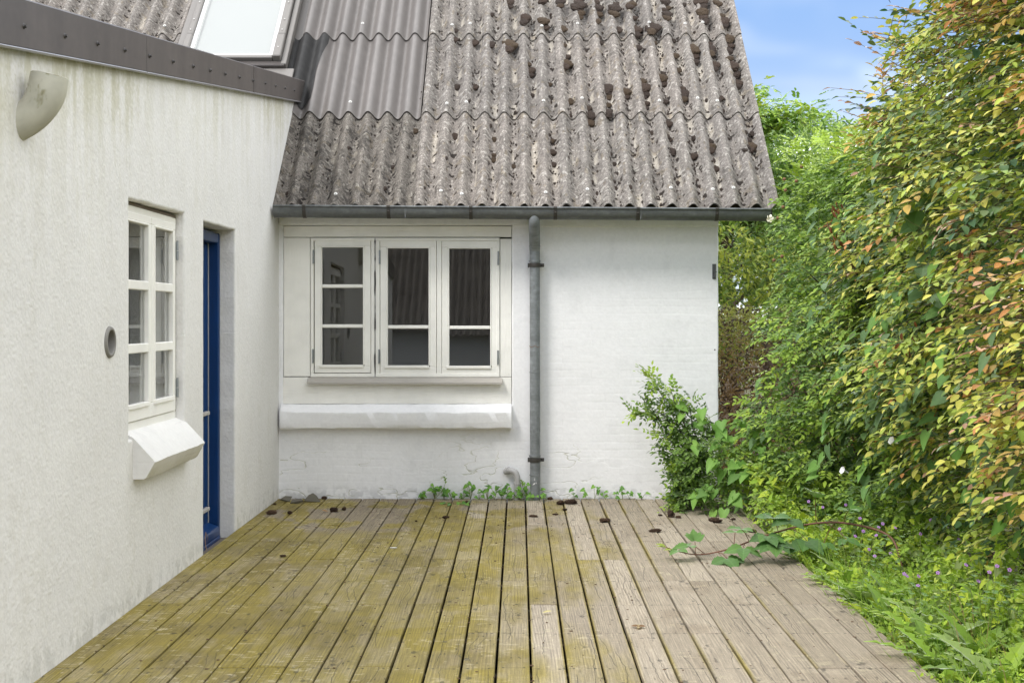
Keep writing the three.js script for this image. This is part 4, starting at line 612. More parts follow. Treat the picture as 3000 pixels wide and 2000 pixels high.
// ================================================================== wild rose grown over the end of the hedge
const roseX = (y, z) => { const p = [[0, 1.90], [0.5, 1.86], [0.8, 1.84], [1.1, 1.78], [1.3, 1.87], [1.6, 2.0], [1.95, 2.09], [2.25, 2.13], [2.5, 2.18], [2.9, 2.4]]; let i = 0; while (i + 2 < p.length && y > p[i + 1][0]) i++; return mix(p[i][1], p[i + 1][1], Math.min(1.4, (y - p[i][0]) / (p[i + 1][0] - p[i][0]))) + 0.30 * Math.max(0, z - 0.9) + 0.10 * Math.max(0, 0.6 - z) + 0.26 * (fbm(y * 2.2, z * 2.2, 731, 3) - 0.5); };
const rose = thing('wild_rose', 'wild rose bush of fine feathery green leaves between the white house and the beech hedge', 'bush');
{
  const r = rngOf(8111), F = new Foliage(21);
  for (let i = 0; i < 4700; i++) {
    const z = rr(0.35, 2.75, r), y = rr(0.12, 2.72 - 0.12 * Math.max(0, z - 1.6), r), dp = Math.pow(r(), 1.7) * 0.6, x = roseX(y, z) + dp, out = ss(0.28, 0.0, dp), q = r();
    if (z < 0.12 && x < 1.76) continue;
    const c = q < 0.3 ? mix3(C.rose, C.roseDark, 0.75) : q < 0.72 ? C.rose : mix3(C.rose, C.roseTip, r()), tip = q > 0.5 ? mix3(c, C.roseTip, 0.55) : c; if (dp < 0.3 && fbm(y * 3.1 + 3, z * 3.1, 739, 2) < 0.36) continue;
    pinnate(F, V(x, y, z), V(-0.85 + rr(-0.3, 0.5, r), rr(-0.55, 0.35, r), 0.42 + rr(-0.7, 0.5, r)).normalize(), jitterDir(r, -0.2, 1, 0.25, 0.35), rr(0.10, 0.18, r), 3, rr(0.038, 0.058, r), rr(0.022, 0.031, r), c, tip);
  }
  for (let i = 0; i < 800; i++) { const z = rr(0.1, 2.3, r), y = 2.66 + rr(-0.2, 0.3, r) * (1 - 0.2 * z), x = roseX(2.5, z) + rr(0, 0.7, r); pinnate(F, V(x, y, z), V(rr(-0.9, 0.4, r), rr(0, 0.7, r), rr(-0.3, 0.5, r)).normalize(), V(0, 1, 0.2), rr(0.1, 0.16, r), 3, rr(0.034, 0.05, r), 0.024, mix3(C.rose, C.roseTip, r()), C.roseTip); }
  F.build('leaves', softLeaf, rose);
  const D = new Foliage(22); for (let i = 0; i < 3800; i++) { const z = rr(0.3, 2.7, r), y = rr(0.05, 2.6, r), x = roseX(y, z) + rr(0.35, 1.0, r); if (z < 0.1 && x < 1.85) continue; D.leaf(LEAF.leaflet, V(x, y, z), jitterDir(r, -0.5, -0.2, 0.4, 0.8), jitterDir(r, -0.4, 0.7, 0.3, 0.6), rr(0.07, 0.11, r), rr(0.045, 0.07, r), ...(q => [q, q])(pick([C.roseDark, C.rose, C.rose], r)), 0.2); } D.build('inner_leaves', softLeaf, rose);
  const st = []; for (let i = 0; i < 34; i++) { const z = rr(0, 2.4, r), y = rr(0.5, 2.4, r), x = roseX(y, z); st.push(tube(curve([V(x + 0.7, 0, z + rr(-0.2, 0.2, r)), V(x + 0.45, y * 0.7, z), V(x + 0.1, y, z), V(x - 0.1, y + rr(-0.12, 0.05, r), z + rr(-0.1, 0.2, r))], 9), (t) => 0.009 * (1 - 0.7 * t), 5, false)); } mesh('stems', mergeGeometries(st), barkMat, rose).userData.kind = 'stuff';
  // brown seed heads and one pale bloom by the gutter end
  const hip = new THREE.IcosahedronGeometry(0.014, 1), hm = std({ color: rgb(0.20, 0.10, 0.05), roughness: 0.8 });
  for (const [x, y, z] of [[2.12, 2.58, 0.75], [2.14, 2.5, 0.7], [2.18, 2.55, 0.9], [2.1, 2.36, 0.8], [2.07, 2.28, 0.75], [2.22, 2.66, 0.9], [2.03, 1.95, 0.8], [2.05, 1.97, 1.0]]) mesh('seed_head', hip, hm, rose).position.set(x - 0.06, y, z);
  const pet = new THREE.SphereGeometry(0.016, 8, 5, 0, Math.PI * 2, 0, 1.5).scale(1, 0.5, 1), pm = std({ color: rgb(0.78, 0.74, 0.60), roughness: 0.7 }); for (let i = 0; i < 5; i++) { const m = mesh('petal', pet, pm, rose); m.position.set(1.935 + 0.016 * Math.cos(i * 1.257), 2.27 + 0.016 * Math.sin(i * 1.257), 0.82); m.rotation.set(1.3, 0, i); }
}

// ================================================================== bindweed that climbs over rose and hedge: each large leaf its own piece
function trumpet(parent, p, dir, R0 = 0.024) { const g = new THREE.LatheGeometry([[0.004, 0], [0.006, 0.02], [0.012, 0.035], [R0 * 0.8, 0.05], [R0, 0.053]].map((q) => new THREE.Vector2(...q)), 15); const pp = g.attributes.position; for (let i = 0; i < pp.count; i++) { const a = Math.atan2(pp.getZ(i), pp.getX(i)), k = 1 + 0.09 * Math.cos(a * 5) * (pp.getY(i) > 0.045 ? 1 : 0); pp.setX(i, pp.getX(i) * k); pp.setZ(i, pp.getZ(i) * k); } g.computeVertexNormals(); const m = mesh('flower', g, std({ color: rgb(0.86, 0.86, 0.85), roughness: 0.6, side: THREE.DoubleSide }), parent); m.position.copy(p); m.quaternion.setFromUnitVectors(V(0, 1, 0), dir.normalize()); return m; }
function vine(name, label, face, spots, flowers, seed, out = 0.07, size = [0.07, 0.12]) {
  const r = rngOf(seed), t = thing(name, label, 'climbing plant'), st = [];
  for (const [y, z, n, drop] of spots) {
    const pts = []; for (let i = 0; i < n; i++) { const yy = y - drop * i / n, zz = z + 0.12 * (vn(i * 0.6, seed, 3) - 0.5) * 2; const p = V(face(yy, zz) - out - rr(0, 0.05, r), yy, zz); pts.push(p.clone().add(V(0.03, 0, 0))); oneLeaf('leaf', 'heart', p, V(-0.45 + rr(-0.4, 0.4, r), -0.75 + rr(-0.3, 0.5, r), 0.25 + rr(-0.6, 0.5, r)).normalize(), jitterDir(r, -0.8, 0.45, 0.5, 0.35), rr(size[0], size[1], r), rr(size[0] * 0.75, size[1] * 0.72, r), pick([[0.12, 0.25, 0.05], [0.16, 0.33, 0.05], [0.10, 0.19, 0.06], [0.20, 0.38, 0.06], [0.14, 0.24, 0.09]], r), t, rr(0.1, 0.3, r)); }
    if (pts.length > 1) st.push(tube(curve(pts, pts.length * 3), 0.0022, 4, false));
  }
  if (st.length) mesh('stem', mergeGeometries(st), stemGreen, t).userData.kind = 'stuff';
  for (const [y, z] of flowers) trumpet(t, V(face(y, z) - out - 0.09, y, z), V(-0.8, 0.35, 0.3));
  return t;
}
vine('bindweed', 'bindweed with large heart shaped leaves hanging over the wild rose', roseX, [[2.15, 1.9, 5, 0.5], [1.75, 1.6, 5, 0.45], [1.4, 2.1, 6, 0.5], [1.05, 1.2, 6, 0.5], [0.85, 1.9, 7, 0.5], [0.7, 0.9, 5, 0.3], [0.6, 2.4, 6, 0.35], [1.0, 2.6, 5, 0.4], [1.6, 2.5, 4, 0.4], [2.3, 1.2, 3, 0.3]], [[0.50, 2.35]], 31, 0.05);
vine('bindweed', 'bindweed with drooping pointed leaves scattered over the beech hedge', beechFace, [[2.35, 2.1, 4, 0.4], [1.9, 2.75, 6, 0.55], [1.75, 3.3, 4, 0.5], [2.2, 3.8, 5, 0.7], [1.35, 3.0, 6, 0.5], [1.3, 4.0, 5, 0.5], [0.95, 3.5, 6, 0.5], [0.9, 4.6, 5, 0.5], [0.55, 3.9, 5, 0.3], [1.7, 4.7, 4, 0.5], [0.6, 5.1, 4, 0.35], [2.6, 3.1, 3, 0.4], [1.0, 2.4, 5, 0.5], [0.5, 2.9, 4, 0.3], [1.9, 5.2, 3, 0.4], [1.5, 2.6, 7, 0.6], [1.2, 2.75, 6, 0.5], [0.8, 2.6, 6, 0.5], [2.1, 2.5, 5, 0.5], [1.65, 3.7, 6, 0.6], [1.1, 3.3, 6, 0.5], [0.8, 4.1, 6, 0.4], [1.45, 4.4, 5, 0.5]], [[0.76, 3.05]], 32, 0.11, [0.075, 0.125]);

// ================================================================== shrub at the corner of the wall, leaning left
const corner = thing('corner_shrub', 'leaning rose shrub at the house corner, dark green sprays against the white wall', 'shrub');
{
  const r = rngOf(909), F = new Foliage(41), st = [];
  const arch = [[[1.42, -0.1, 0.42], [1.36, 0.42, 0.42], [1.18, 0.82, 0.45], [1.03, 1.06, 0.5]], [[1.44, -0.1, 0.40], [1.36, 0.5, 0.38], [1.14, 0.74, 0.42], [0.90, 0.74, 0.5]], [[1.44, -0.1, 0.45], [1.40, 0.45, 0.46], [1.26, 0.78, 0.5], [1.20, 0.96, 0.5]], [[1.40, -0.1, 0.45], [1.32, 0.3, 0.5], [1.22, 0.44, 0.55], [1.10, 0.60, 0.6]], [[1.46, -0.1, 0.40], [1.44, 0.45, 0.40], [1.38, 0.7, 0.44], [1.36, 0.82, 0.48]], [[1.42, -0.1, 0.45], [1.32, 0.16, 0.5], [1.26, 0.26, 0.58], [1.22, 0.30, 0.62]], [[1.42, -0.1, 0.5], [1.34, 0.12, 0.58], [1.26, 0.12, 0.68], [1.23, 0.06, 0.7]], [[1.45, -0.1, 0.4], [1.5, 0.4, 0.4], [1.55, 0.6, 0.42], [1.52, 0.72, 0.45]], [[1.42, -0.1, 0.46], [1.36, 0.36, 0.44], [1.18, 0.6, 0.46], [1.03, 0.82, 0.5]]];
  for (const a of arch) { const c = curve(a.map((q) => V(...q)), 24); st.push(tube(c, (t) => 0.008 * (1 - 0.75 * t), 5, false)); for (let i = 5; i <= 24; i++) for (let k = 0; k < 3; k++) { const p = c[i], d = i === 24 ? jitterDir(r, -0.5, 0.6, 0.3, 0.5) : jitterDir(r, -0.25, 0.05, 0.35, 0.9), q = i / 24, col = q > 0.8 && r() < 0.6 ? mix3(C.rose, C.roseTip, r()) : mix3(C.roseDark, C.rose, r() * 0.8); pinnate(F, p.clone().add(V(rr(-0.03, 0.03, r), rr(-0.03, 0.03, r), rr(-0.03, 0.03, r))), d, jitterDir(r, 0, 1, 0.3, 0.3), rr(0.09, 0.16, r), 3, rr(0.032, 0.05, r), rr(0.019, 0.027, r), col, col); } }
  for (let i = 0; i < 460; i++) { const t = Math.pow(r(), 0.8), x = rr(1.24, 1.78, r), top = 0.62 - 0.4 * Math.abs(x - 1.5), y = rr(0.0, top, r), z = rr(0.25, 0.85, r); pinnate(F, V(x, y, z), jitterDir(r, -0.4, 0, 0.6, 0.6), jitterDir(r, 0, 1, 0.3, 0.3), rr(0.07, 0.12, r), 3, rr(0.026, 0.04, r), rr(0.017, 0.023, r), mix3(C.roseDark, C.rose, r() * t), C.rose); }
  F.build('leaves', softLeaf, corner); mesh('stems', mergeGeometries(st), barkMat, corner);
}
{
  const r = rngOf(977), t = thing('bindweed', 'bindweed with broad bright leaves grown through the corner shrub', 'climbing plant'), st = [];
  for (const [x, y, z, n] of [[1.50, 0.72, 0.62, 6], [1.66, 0.62, 0.7, 8], [1.42, 0.5, 0.8, 5], [1.6, 0.42, 0.85, 8], [1.72, 0.35, 0.9, 7], [1.48, 0.22, 0.9, 6], [1.62, 0.12, 0.95, 5], [1.40, 0.10, 0.88, 4], [1.8, 0.5, 0.8, 7], [1.34, 0.78, 0.6, 2]]) { const pts = []; for (let i = 0; i < n; i++) { const p = V(x + rr(-0.12, 0.12, r), y + rr(-0.09, 0.09, r), z + rr(-0.06, 0.06, r)); pts.push(p); oneLeaf('leaf', 'heart', p, V(rr(-0.6, 0.6, r), rr(-0.9, 0.1, r), rr(0.1, 0.7, r)).normalize(), jitterDir(r, -0.2, 0.6, 0.8, 0.35), rr(0.075, 0.125, r), rr(0.06, 0.095, r), pick([[0.16, 0.33, 0.05], [0.20, 0.38, 0.06], [0.13, 0.26, 0.05], [0.24, 0.42, 0.07]], r), t, rr(0.1, 0.3, r)); } st.push(tube(curve(pts, 18), 0.002, 4, false)); }
  mesh('stem', mergeGeometries(st), stemGreen, t).userData.kind = 'stuff';
}
// seedlings along the foot of the wall
{
  const r = rngOf(1201);
  const clumps = [['small bindweed clump at the wall foot, farthest left of the clumps', [[-0.70, 0.05, 0.12], [-0.62, 0.06, 0.1], [-0.80, 0.04, 0.06], [-0.56, 0.06, 0.09]], 8, 0.17], ['broad bindweed clump at the wall foot left of the grey elbow pipe', [[-0.46, 0.05, 0.07], [-0.40, 0.07, 0.14], [-0.33, 0.08, 0.12], [-0.26, 0.09, 0.12], [-0.20, 0.09, 0.11], [-0.14, 0.09, 0.1], [-0.08, 0.08, 0.13]], 6, 0.0], ['bindweed clump around the grey elbow pipe', [[-0.06, 0.10, 0.06], [0.0, 0.10, 0.12], [0.06, 0.07, 0.14], [0.02, 0.12, 0.1]], 7, 0.15], ['bindweed sprig at the foot of the downpipe', [[0.11, 0.14, 0.05], [0.17, 0.14, 0.06], [0.23, 0.12, 0.05], [0.21, 0.05, 0.09]], 3, 0], ['pale trailing bindweed sprigs at the wall foot right of the downpipe', [[0.46, 0.05, 0.1], [0.56, 0.06, 0.09], [0.63, 0.05, 0.12], [0.72, 0.06, 0.1], [0.81, 0.08, 0.08], [0.86, 0.10, 0.12], [0.92, 0.07, 0.07], [1.02, 0.07, 0.06]], 3, 0], ['pale bindweed shoots lying in a gap of the planks', [[-0.60, 0.30, 0.03], [-0.55, 0.38, 0.03], [-0.47, 0.36, 0.03], [-0.42, 0.42, 0.025]], 2, 0]];
  for (const [label, pts, n, tall] of clumps) { const t = thing('bindweed_clump', label, 'weed', [0, 0, 0], undefined), st = [];
    for (const [x, z, h] of pts) for (let i = 0; i < n; i++) { const p = V(x + rr(-0.035, 0.035, r), h * rr(0.25, 1, r), z + rr(-0.03, 0.04, r)), d = V(rr(-1, 1, r), rr(-0.5, 0.2, r), rr(0.0, 0.9, r)).normalize(); oneLeaf('leaf', 'heart', p, d, jitterDir(r, 0, 0.8, 0.7, 0.25), rr(0.03, 0.05, r), rr(0.024, 0.04, r), pick([[0.10, 0.24, 0.035], [0.15, 0.33, 0.04], [0.19, 0.38, 0.05]], r), t, 0.2); st.push(tube([V(x, 0, z), V(x * 0.5 + p.x * 0.5, p.y * 0.6, z), p], 0.0015, 4, false)); }
    if (tall) { const [x, z] = pts[0], c = curve([V(x, 0, z), V(x + 0.07, tall * 0.5, z + 0.01), V(x + 0.09, tall * 0.85, z), V(x + 0.085, tall * 1.05, z)], 8); st.push(tube(c, 0.0016, 4, false)); for (let i = 5; i <= 8; i++) oneLeaf('leaf', 'heart', c[i], V(i & 1 ? 0.7 : -0.7, 0.6, 0.3).normalize(), V(0, 0.5, 1), 0.022, 0.013, [0.2, 0.34, 0.05], t, 0.1); }
    mesh('stem', mergeGeometries(st), stemGreen, t).userData.kind = 'stuff'; }
}

// ================================================================== bramble cane that reaches over the deck
{
  const t = thing('bramble', 'long thorny bramble cane with large toothed leaves lying across the deck edge', 'bramble'), r = rngOf(1303);
  const c = curve([V(2.32, 0.0, 2.9), V(2.28, 0.16, 2.8), V(2.05, 0.225, 2.68), V(1.85, 0.215, 2.62), V(1.55, 0.14, 2.62), V(1.3, 0.055, 2.64), V(1.12, 0.028, 2.66), V(1.0, 0.05, 2.68), V(0.905, 0.085, 2.7)], 60);
  mesh('cane', tube(c, (q) => 0.0085 * (1 - 0.75 * q), 8), stemRed, t);
  const th = []; for (let i = 4; i < 56; i += 2) { const a = r() * 6.28, d = V(0.3, Math.cos(a), Math.sin(a)).normalize(); th.push(tube([c[i], c[i].clone().addScaledVector(d, 0.011), c[i].clone().addScaledVector(d, 0.019).add(V(0.004, 0, 0))], (q) => 0.003 * (1 - 0.95 * q), 4, false)); } mesh('thorns', mergeGeometries(th), stemRed, t).userData.kind = 'stuff';
  const st = [], G = [[0.10, 0.22, 0.045], [0.13, 0.27, 0.05], [0.085, 0.18, 0.045], [0.14, 0.29, 0.05], [0.11, 0.24, 0.05]];
  const cluster = (i, off, n, L, col) => { const p = c[i], q = p.clone().add(off); st.push(tube([p, p.clone().lerp(q, 0.6).add(V(0, 0.012, 0)), q], 0.0024, 5, false)); const base = off.clone().setY(off.y * 0.3).normalize(); for (let k = 0; k < n; k++) { const a = n === 1 ? 0 : (k / (n - 1) - 0.5) * 2.9, d = base.clone().applyAxisAngle(V(0, 1, 0), a).add(V(0, -0.12 + rr(-0.15, 0.1, r), 0)).normalize(); oneLeaf('leaf', 'bramble', q.clone().addScaledVector(d, 0.008), d, jitterDir(r, 0, 1, 0.35, 0.18), L * (k === (n - 1) / 2 ? 1.15 : 0.9) * rr(0.9, 1.1, r), L * 0.72 * rr(0.9, 1.1, r), col ?? pick(G, r), t, rr(0.1, 0.28, r)); } };
  cluster(22, V(-0.02, 0.17, 0.07), 1, 0.22, G[3]); cluster(24, V(-0.12, 0.05, 0.1), 3, 0.13, G[2]); cluster(28, V(-0.05, 0.10, 0.08), 3, 0.13, G[0]); cluster(26, V(0.06, -0.05, 0.16), 5, 0.15); cluster(29, V(-0.02, -0.03, 0.17), 5, 0.15); cluster(31, V(0.02, 0.03, 0.12), 5, 0.13); cluster(34, V(-0.03, 0.0, 0.15), 3, 0.14); cluster(33, V(-0.06, 0.085, 0.05), 3, 0.10); cluster(36, V(0.02, 0.08, -0.07), 3, 0.085, G[1]); cluster(40, V(0.04, -0.01, 0.15), 3, 0.14); cluster(43, V(-0.1, 0.06, 0.03), 3, 0.09, G[1]); cluster(46, V(0.0, 0.075, -0.02), 5, 0.085, G[1]); cluster(50, V(-0.05, 0.03, 0.06), 3, 0.075, G[1]); cluster(20, V(0.1, -0.08, 0.12), 3, 0.09); cluster(16, V(0.02, 0.09, 0.06), 3, 0.10, G[3]); cluster(18, V(-0.1, -0.1, 0.15), 3, 0.09);
  for (const [i, o] of [[56, V(-0.05, 0.01, 0.03)], [57, V(-0.04, -0.01, -0.03)], [59, V(-0.06, 0.015, 0)], [60, V(-0.055, 0.03, 0.02)], [60, V(-0.04, 0.02, -0.03)]]) oneLeaf('leaf', 'bramble', c[i], o.clone().normalize(), V(0, 1, 0.4), 0.06, 0.026, [0.36, 0.46, 0.05], t, 0.2);
  mesh('leaf_stalk', mergeGeometries(st), stemRed, t);
}

// a bramble shoot that has grown up through the beech
{
  const t = thing('bramble', 'bramble shoot with broad grey green leaves hanging high on the beech hedge', 'bramble'), r = rngOf(1371), x0 = beechFace(1.95, 3.7) - 0.12, c = curve([V(x0 + 0.25, 1.3, 3.75), V(x0 + 0.05, 1.65, 3.72), V(x0 - 0.02, 1.98, 3.7), V(x0 - 0.03, 2.1, 3.68)], 12);
  mesh('cane', tube(c, 0.004, 6), stemGreen, t);
  for (const [i, d, L] of [[12, V(-0.3, -0.75, 0.6), 0.15], [12, V(-0.9, -0.2, 0.2), 0.10], [12, V(0.3, 0.6, 0.5), 0.11], [9, V(-0.8, -0.3, 0.4), 0.12], [9, V(-0.1, -0.5, 0.8), 0.10], [6, V(-0.3, -0.8, 0.5), 0.13], [6, V(-0.8, -0.3, 0.1), 0.10], [4, V(0.1, -0.7, 0.6), 0.11], [3, V(-0.8, -0.5, 0.2), 0.10]]) oneLeaf('leaf', 'bramble', c[i].clone().addScaledVector(d, 0.02), d.clone().normalize(), jitterDir(r, -0.5, 0.5, 0.7, 0.2), L, L * 0.78, pick([[0.20, 0.31, 0.14], [0.16, 0.29, 0.10], [0.13, 0.25, 0.05]], r), t, 0.15);
}

// ================================================================== weeds beside the deck
{
  const r = rngOf(1409), W = new Foliage(51), B = new Foliage(52), Gs = new Foliage(53);
  const hgt = (x, z) => (0.12 + 0.10 * ss(3.1, 2.5, z) + 0.32 * ss(2.2, 0.5, z) + 0.26 * ss(2.1, 2.7, x)) * (0.65 + 0.7 * fbm(x * 3, z * 2.4, 741, 3));
  const edge = (z) => (z < 0.95 ? mix(1.62, 1.72, z / 0.95) : 1.755) + 0.05 * (vn(z * 5, 2, 7) - 0.5);
  for (let i = 0; i < 8200; i++) {
    const z = 0.15 + 6.5 * r(), x = edge(z) + Math.pow(r(), 1.2) * (2.75 - edge(z)), H = hgt(x, z), y = H * Math.pow(r(), 0.6) - 0.1, hi = y > H * 0.55 - 0.1, q = r();
    if (z > 2.7 && x < 2.35 && r() < 0.45) continue; const c = q < 0.1 ? C.green : q < 0.4 ? [0.36, 0.50, 0.04] : q < 0.75 ? [0.25, 0.39, 0.035] : q < 0.93 ? [0.48, 0.58, 0.05] : [0.28, 0.35, 0.12];
    if (q < 0.5) pinnate(W, V(x, y, z), jitterDir(r, -0.3, 0.35, 0.5, 0.8), jitterDir(r, 0, 1, 0.2, 0.3), rr(0.06, 0.11, r), 3, rr(0.022, 0.038, r), rr(0.013, 0.022, r), c, c);
    else W.leaf(q < 0.8 ? LEAF.leaflet : LEAF.heart, V(x, y, z), jitterDir(r, -0.3, 0.1, 0.5, 0.8), jitterDir(r, 0, 1, 0.35, 0.4), rr(0.04, 0.09, r), rr(0.028, 0.06, r), c, c, 0.2);
  }
  for (let i = 0; i < 1500; i++) { const z = rr(2.4, 6.6, r), x = edge(z) + 0.03 + Math.pow(r(), 1.3) * 1.0, a = rr(0, 6.28, r), c = pick([[0.26, 0.42, 0.04], [0.35, 0.50, 0.045], [0.29, 0.40, 0.10], [0.20, 0.34, 0.04], [0.44, 0.55, 0.05]], r); W.leaf(r() < 0.5 ? LEAF.dandelion : LEAF.dock, V(x, -0.14 + rr(0, 0.06, r), z), V(Math.cos(a), rr(0.6, 2.4, r), Math.sin(a)).normalize(), V(-Math.cos(a), 0.6, -Math.sin(a)), rr(0.08, 0.19, r), rr(0.026, 0.055, r), c, c, rr(0.3, 0.7, r)); }
  tag(W.build('weeds', softLeaf, scene), 'tangled bright green weeds between the deck edge and the hedges', null, null, 'stuff');
  for (let i = 0; i < 4200; i++) { const z = rr(1.2, 7, r), x = rr(1.758, 2.9, r), k = fbm(x * 2.6, z * 2.6, 751, 3); if (k < 0.42 && z < 3.8) continue; const L = rr(0.12, 0.36, r), dry = r() < (z > 4.2 ? 0.12 : 0.03); const d = jitterDir(r, -0.12, 1, 0.15, 0.45); Gs.leaf(LEAF.grass, V(x, -0.17, z), d, jitterDir(r, 0.3, 0.2, 1, 0.7), L, rr(0.004, 0.008, r), dry ? [0.34, 0.22, 0.10] : [0.14, 0.26, 0.03], dry ? [0.42, 0.30, 0.14] : [0.30, 0.46, 0.05], rr(0.1, 0.5, r)); }
  tag(Gs.build('grass', softLeaf, scene), 'tufts of thin green grass along the right edge of the deck', null, null, 'stuff');

  // rosettes with long toothed leaves: each leaf its own piece
  const spots = [[1.84, 3.35, 0.24, 7], [1.95, 3.05, 0.22, 6], [1.88, 3.75, 0.26, 7], [2.06, 3.7, 0.24, 6], [1.90, 4.15, 0.26, 7], [2.05, 4.3, 0.26, 6], [1.93, 4.62, 0.30, 7], [2.12, 4.75, 0.27, 6], [1.88, 5.0, 0.27, 6], [2.02, 5.25, 0.28, 6], [2.26, 4.3, 0.25, 6], [2.22, 3.5, 0.24, 6], [1.83, 2.75, 0.20, 5], [2.32, 5.0, 0.24, 5]];
  const where = ['where the planks first come clear of the weeds', 'just behind the first plank ends, beside the bramble', 'beside the edge plank, second from the bramble', 'one step in from the deck, below the purple flowers', 'close to the middle of the clear deck edge', 'behind the rosette at the middle of the deck edge', 'largest, with upright ribbed leaves near the deck edge', 'between the largest rosette and the hedge foot', 'nearest to the viewer against the deck edge', 'nearest to the viewer, a hand away from the planks', 'at the hedge foot among purple flowers', 'under the overhanging beech, farthest from the deck', 'tucked under the bramble cane', 'at the lower hedge foot among dry grass'];
  spots.forEach(([x, z, L, n], i) => { const t = thing('dandelion', `dandelion rosette ${where[i]}`, 'weed', [x, -0.11, z]); for (let k = 0; k < n + 3; k++) { const a = k / (n + 3) * 6.28 + rr(-0.3, 0.3, r), up = Math.cos(a) < 0 ? rr(1.4, 2.4, r) : rr(0.6, 1.6, r), d = V(Math.cos(a), up, Math.sin(a)).normalize(); oneLeaf('leaf', i % 3 === 1 ? 'dock' : 'dandelion', V(Math.cos(a) * 0.015, 0.02, Math.sin(a) * 0.015), d, V(-Math.cos(a) * up, 1, -Math.sin(a) * up), L * 1.05 * rr(0.7, 1.15, r), L * rr(0.24, 0.36, r), pick([[0.23, 0.38, 0.04], [0.28, 0.45, 0.045], [0.32, 0.43, 0.13], [0.19, 0.32, 0.04], [0.36, 0.52, 0.05]], r), t, rr(0.35, 0.75, r)); } });

  // cranesbill with small purple flowers
  const pt = new THREE.SphereGeometry(0.005, 6, 4).scale(1, 0.25, 1), fm = std({ color: rgb(0.38, 0.19, 0.48), roughness: 0.7 }), fl = mergeGeometries(Array.from({ length: 5 }, (_, i) => pt.clone().translate(0.0068 * Math.cos(i * 1.2566), 0, 0.0068 * Math.sin(i * 1.2566))));
  const cr = [['purple flowered cranesbill above the bramble cane', [2.15, 0.22, 2.2], 7, 0.22], ['purple flowered cranesbill in front of the bramble cane', [1.98, 0.16, 3.1], 9, 0.2], ['purple flowered cranesbill at the foot of the beech hedge', [2.35, 0.24, 3.2], 8, 0.26], ['purple flowered cranesbill among the dandelions', [2.12, 0.12, 3.95], 6, 0.16], ['purple flowered cranesbill against the hedge beyond the grass', [2.2, 0.28, 4.55], 6, 0.16], ['purple flowered cranesbill by the dry grass', [2.3, 0.05, 5.1], 4, 0.15]];
  for (const [label, [x, y, z], n, w] of cr) { const t = thing('cranesbill', label, 'flowering weed'), st = [], F = new Foliage(Math.floor(x * 1000 + z * 77)); for (let i = 0; i < n - 1; i++) { const p = V(x + rr(-w, w, r), y + rr(-0.04, 0.08, r), z + rr(-w, w, r)); const m = mesh('flower', fl, fm, t); m.position.copy(p); m.rotation.set(rr(0.4, 1.2, r), 0, rr(-0.5, 0.5, r)); st.push(tube(curve([V(x + (p.x - x) * 0.4, -0.15, z + (p.z - z) * 0.4), V(x + (p.x - x) * 0.6, y * 0.5, z + (p.z - z) * 0.7), p], 6), 0.0011, 4, false)); for (let k = 0; k < 5; k++) for (let a = 0; a < 5; a++) F.leaf(LEAF.leaflet, p.clone().add(V(0.03 * Math.cos(k * 1.3), -0.05 - 0.035 * k, 0.03 * Math.sin(k * 1.3))), V(Math.cos(a * 0.7 - 1.4), 0.1, Math.sin(a * 0.7 - 1.4)).normalize(), V(0, 1, 0.3), 0.026, 0.014, [0.13, 0.25, 0.06], [0.17, 0.3, 0.08], 0.1); } mesh('stem', mergeGeometries(st), stemGreen, t).userData.kind = 'stuff'; F.build('leaves', softLeaf, t); }
}

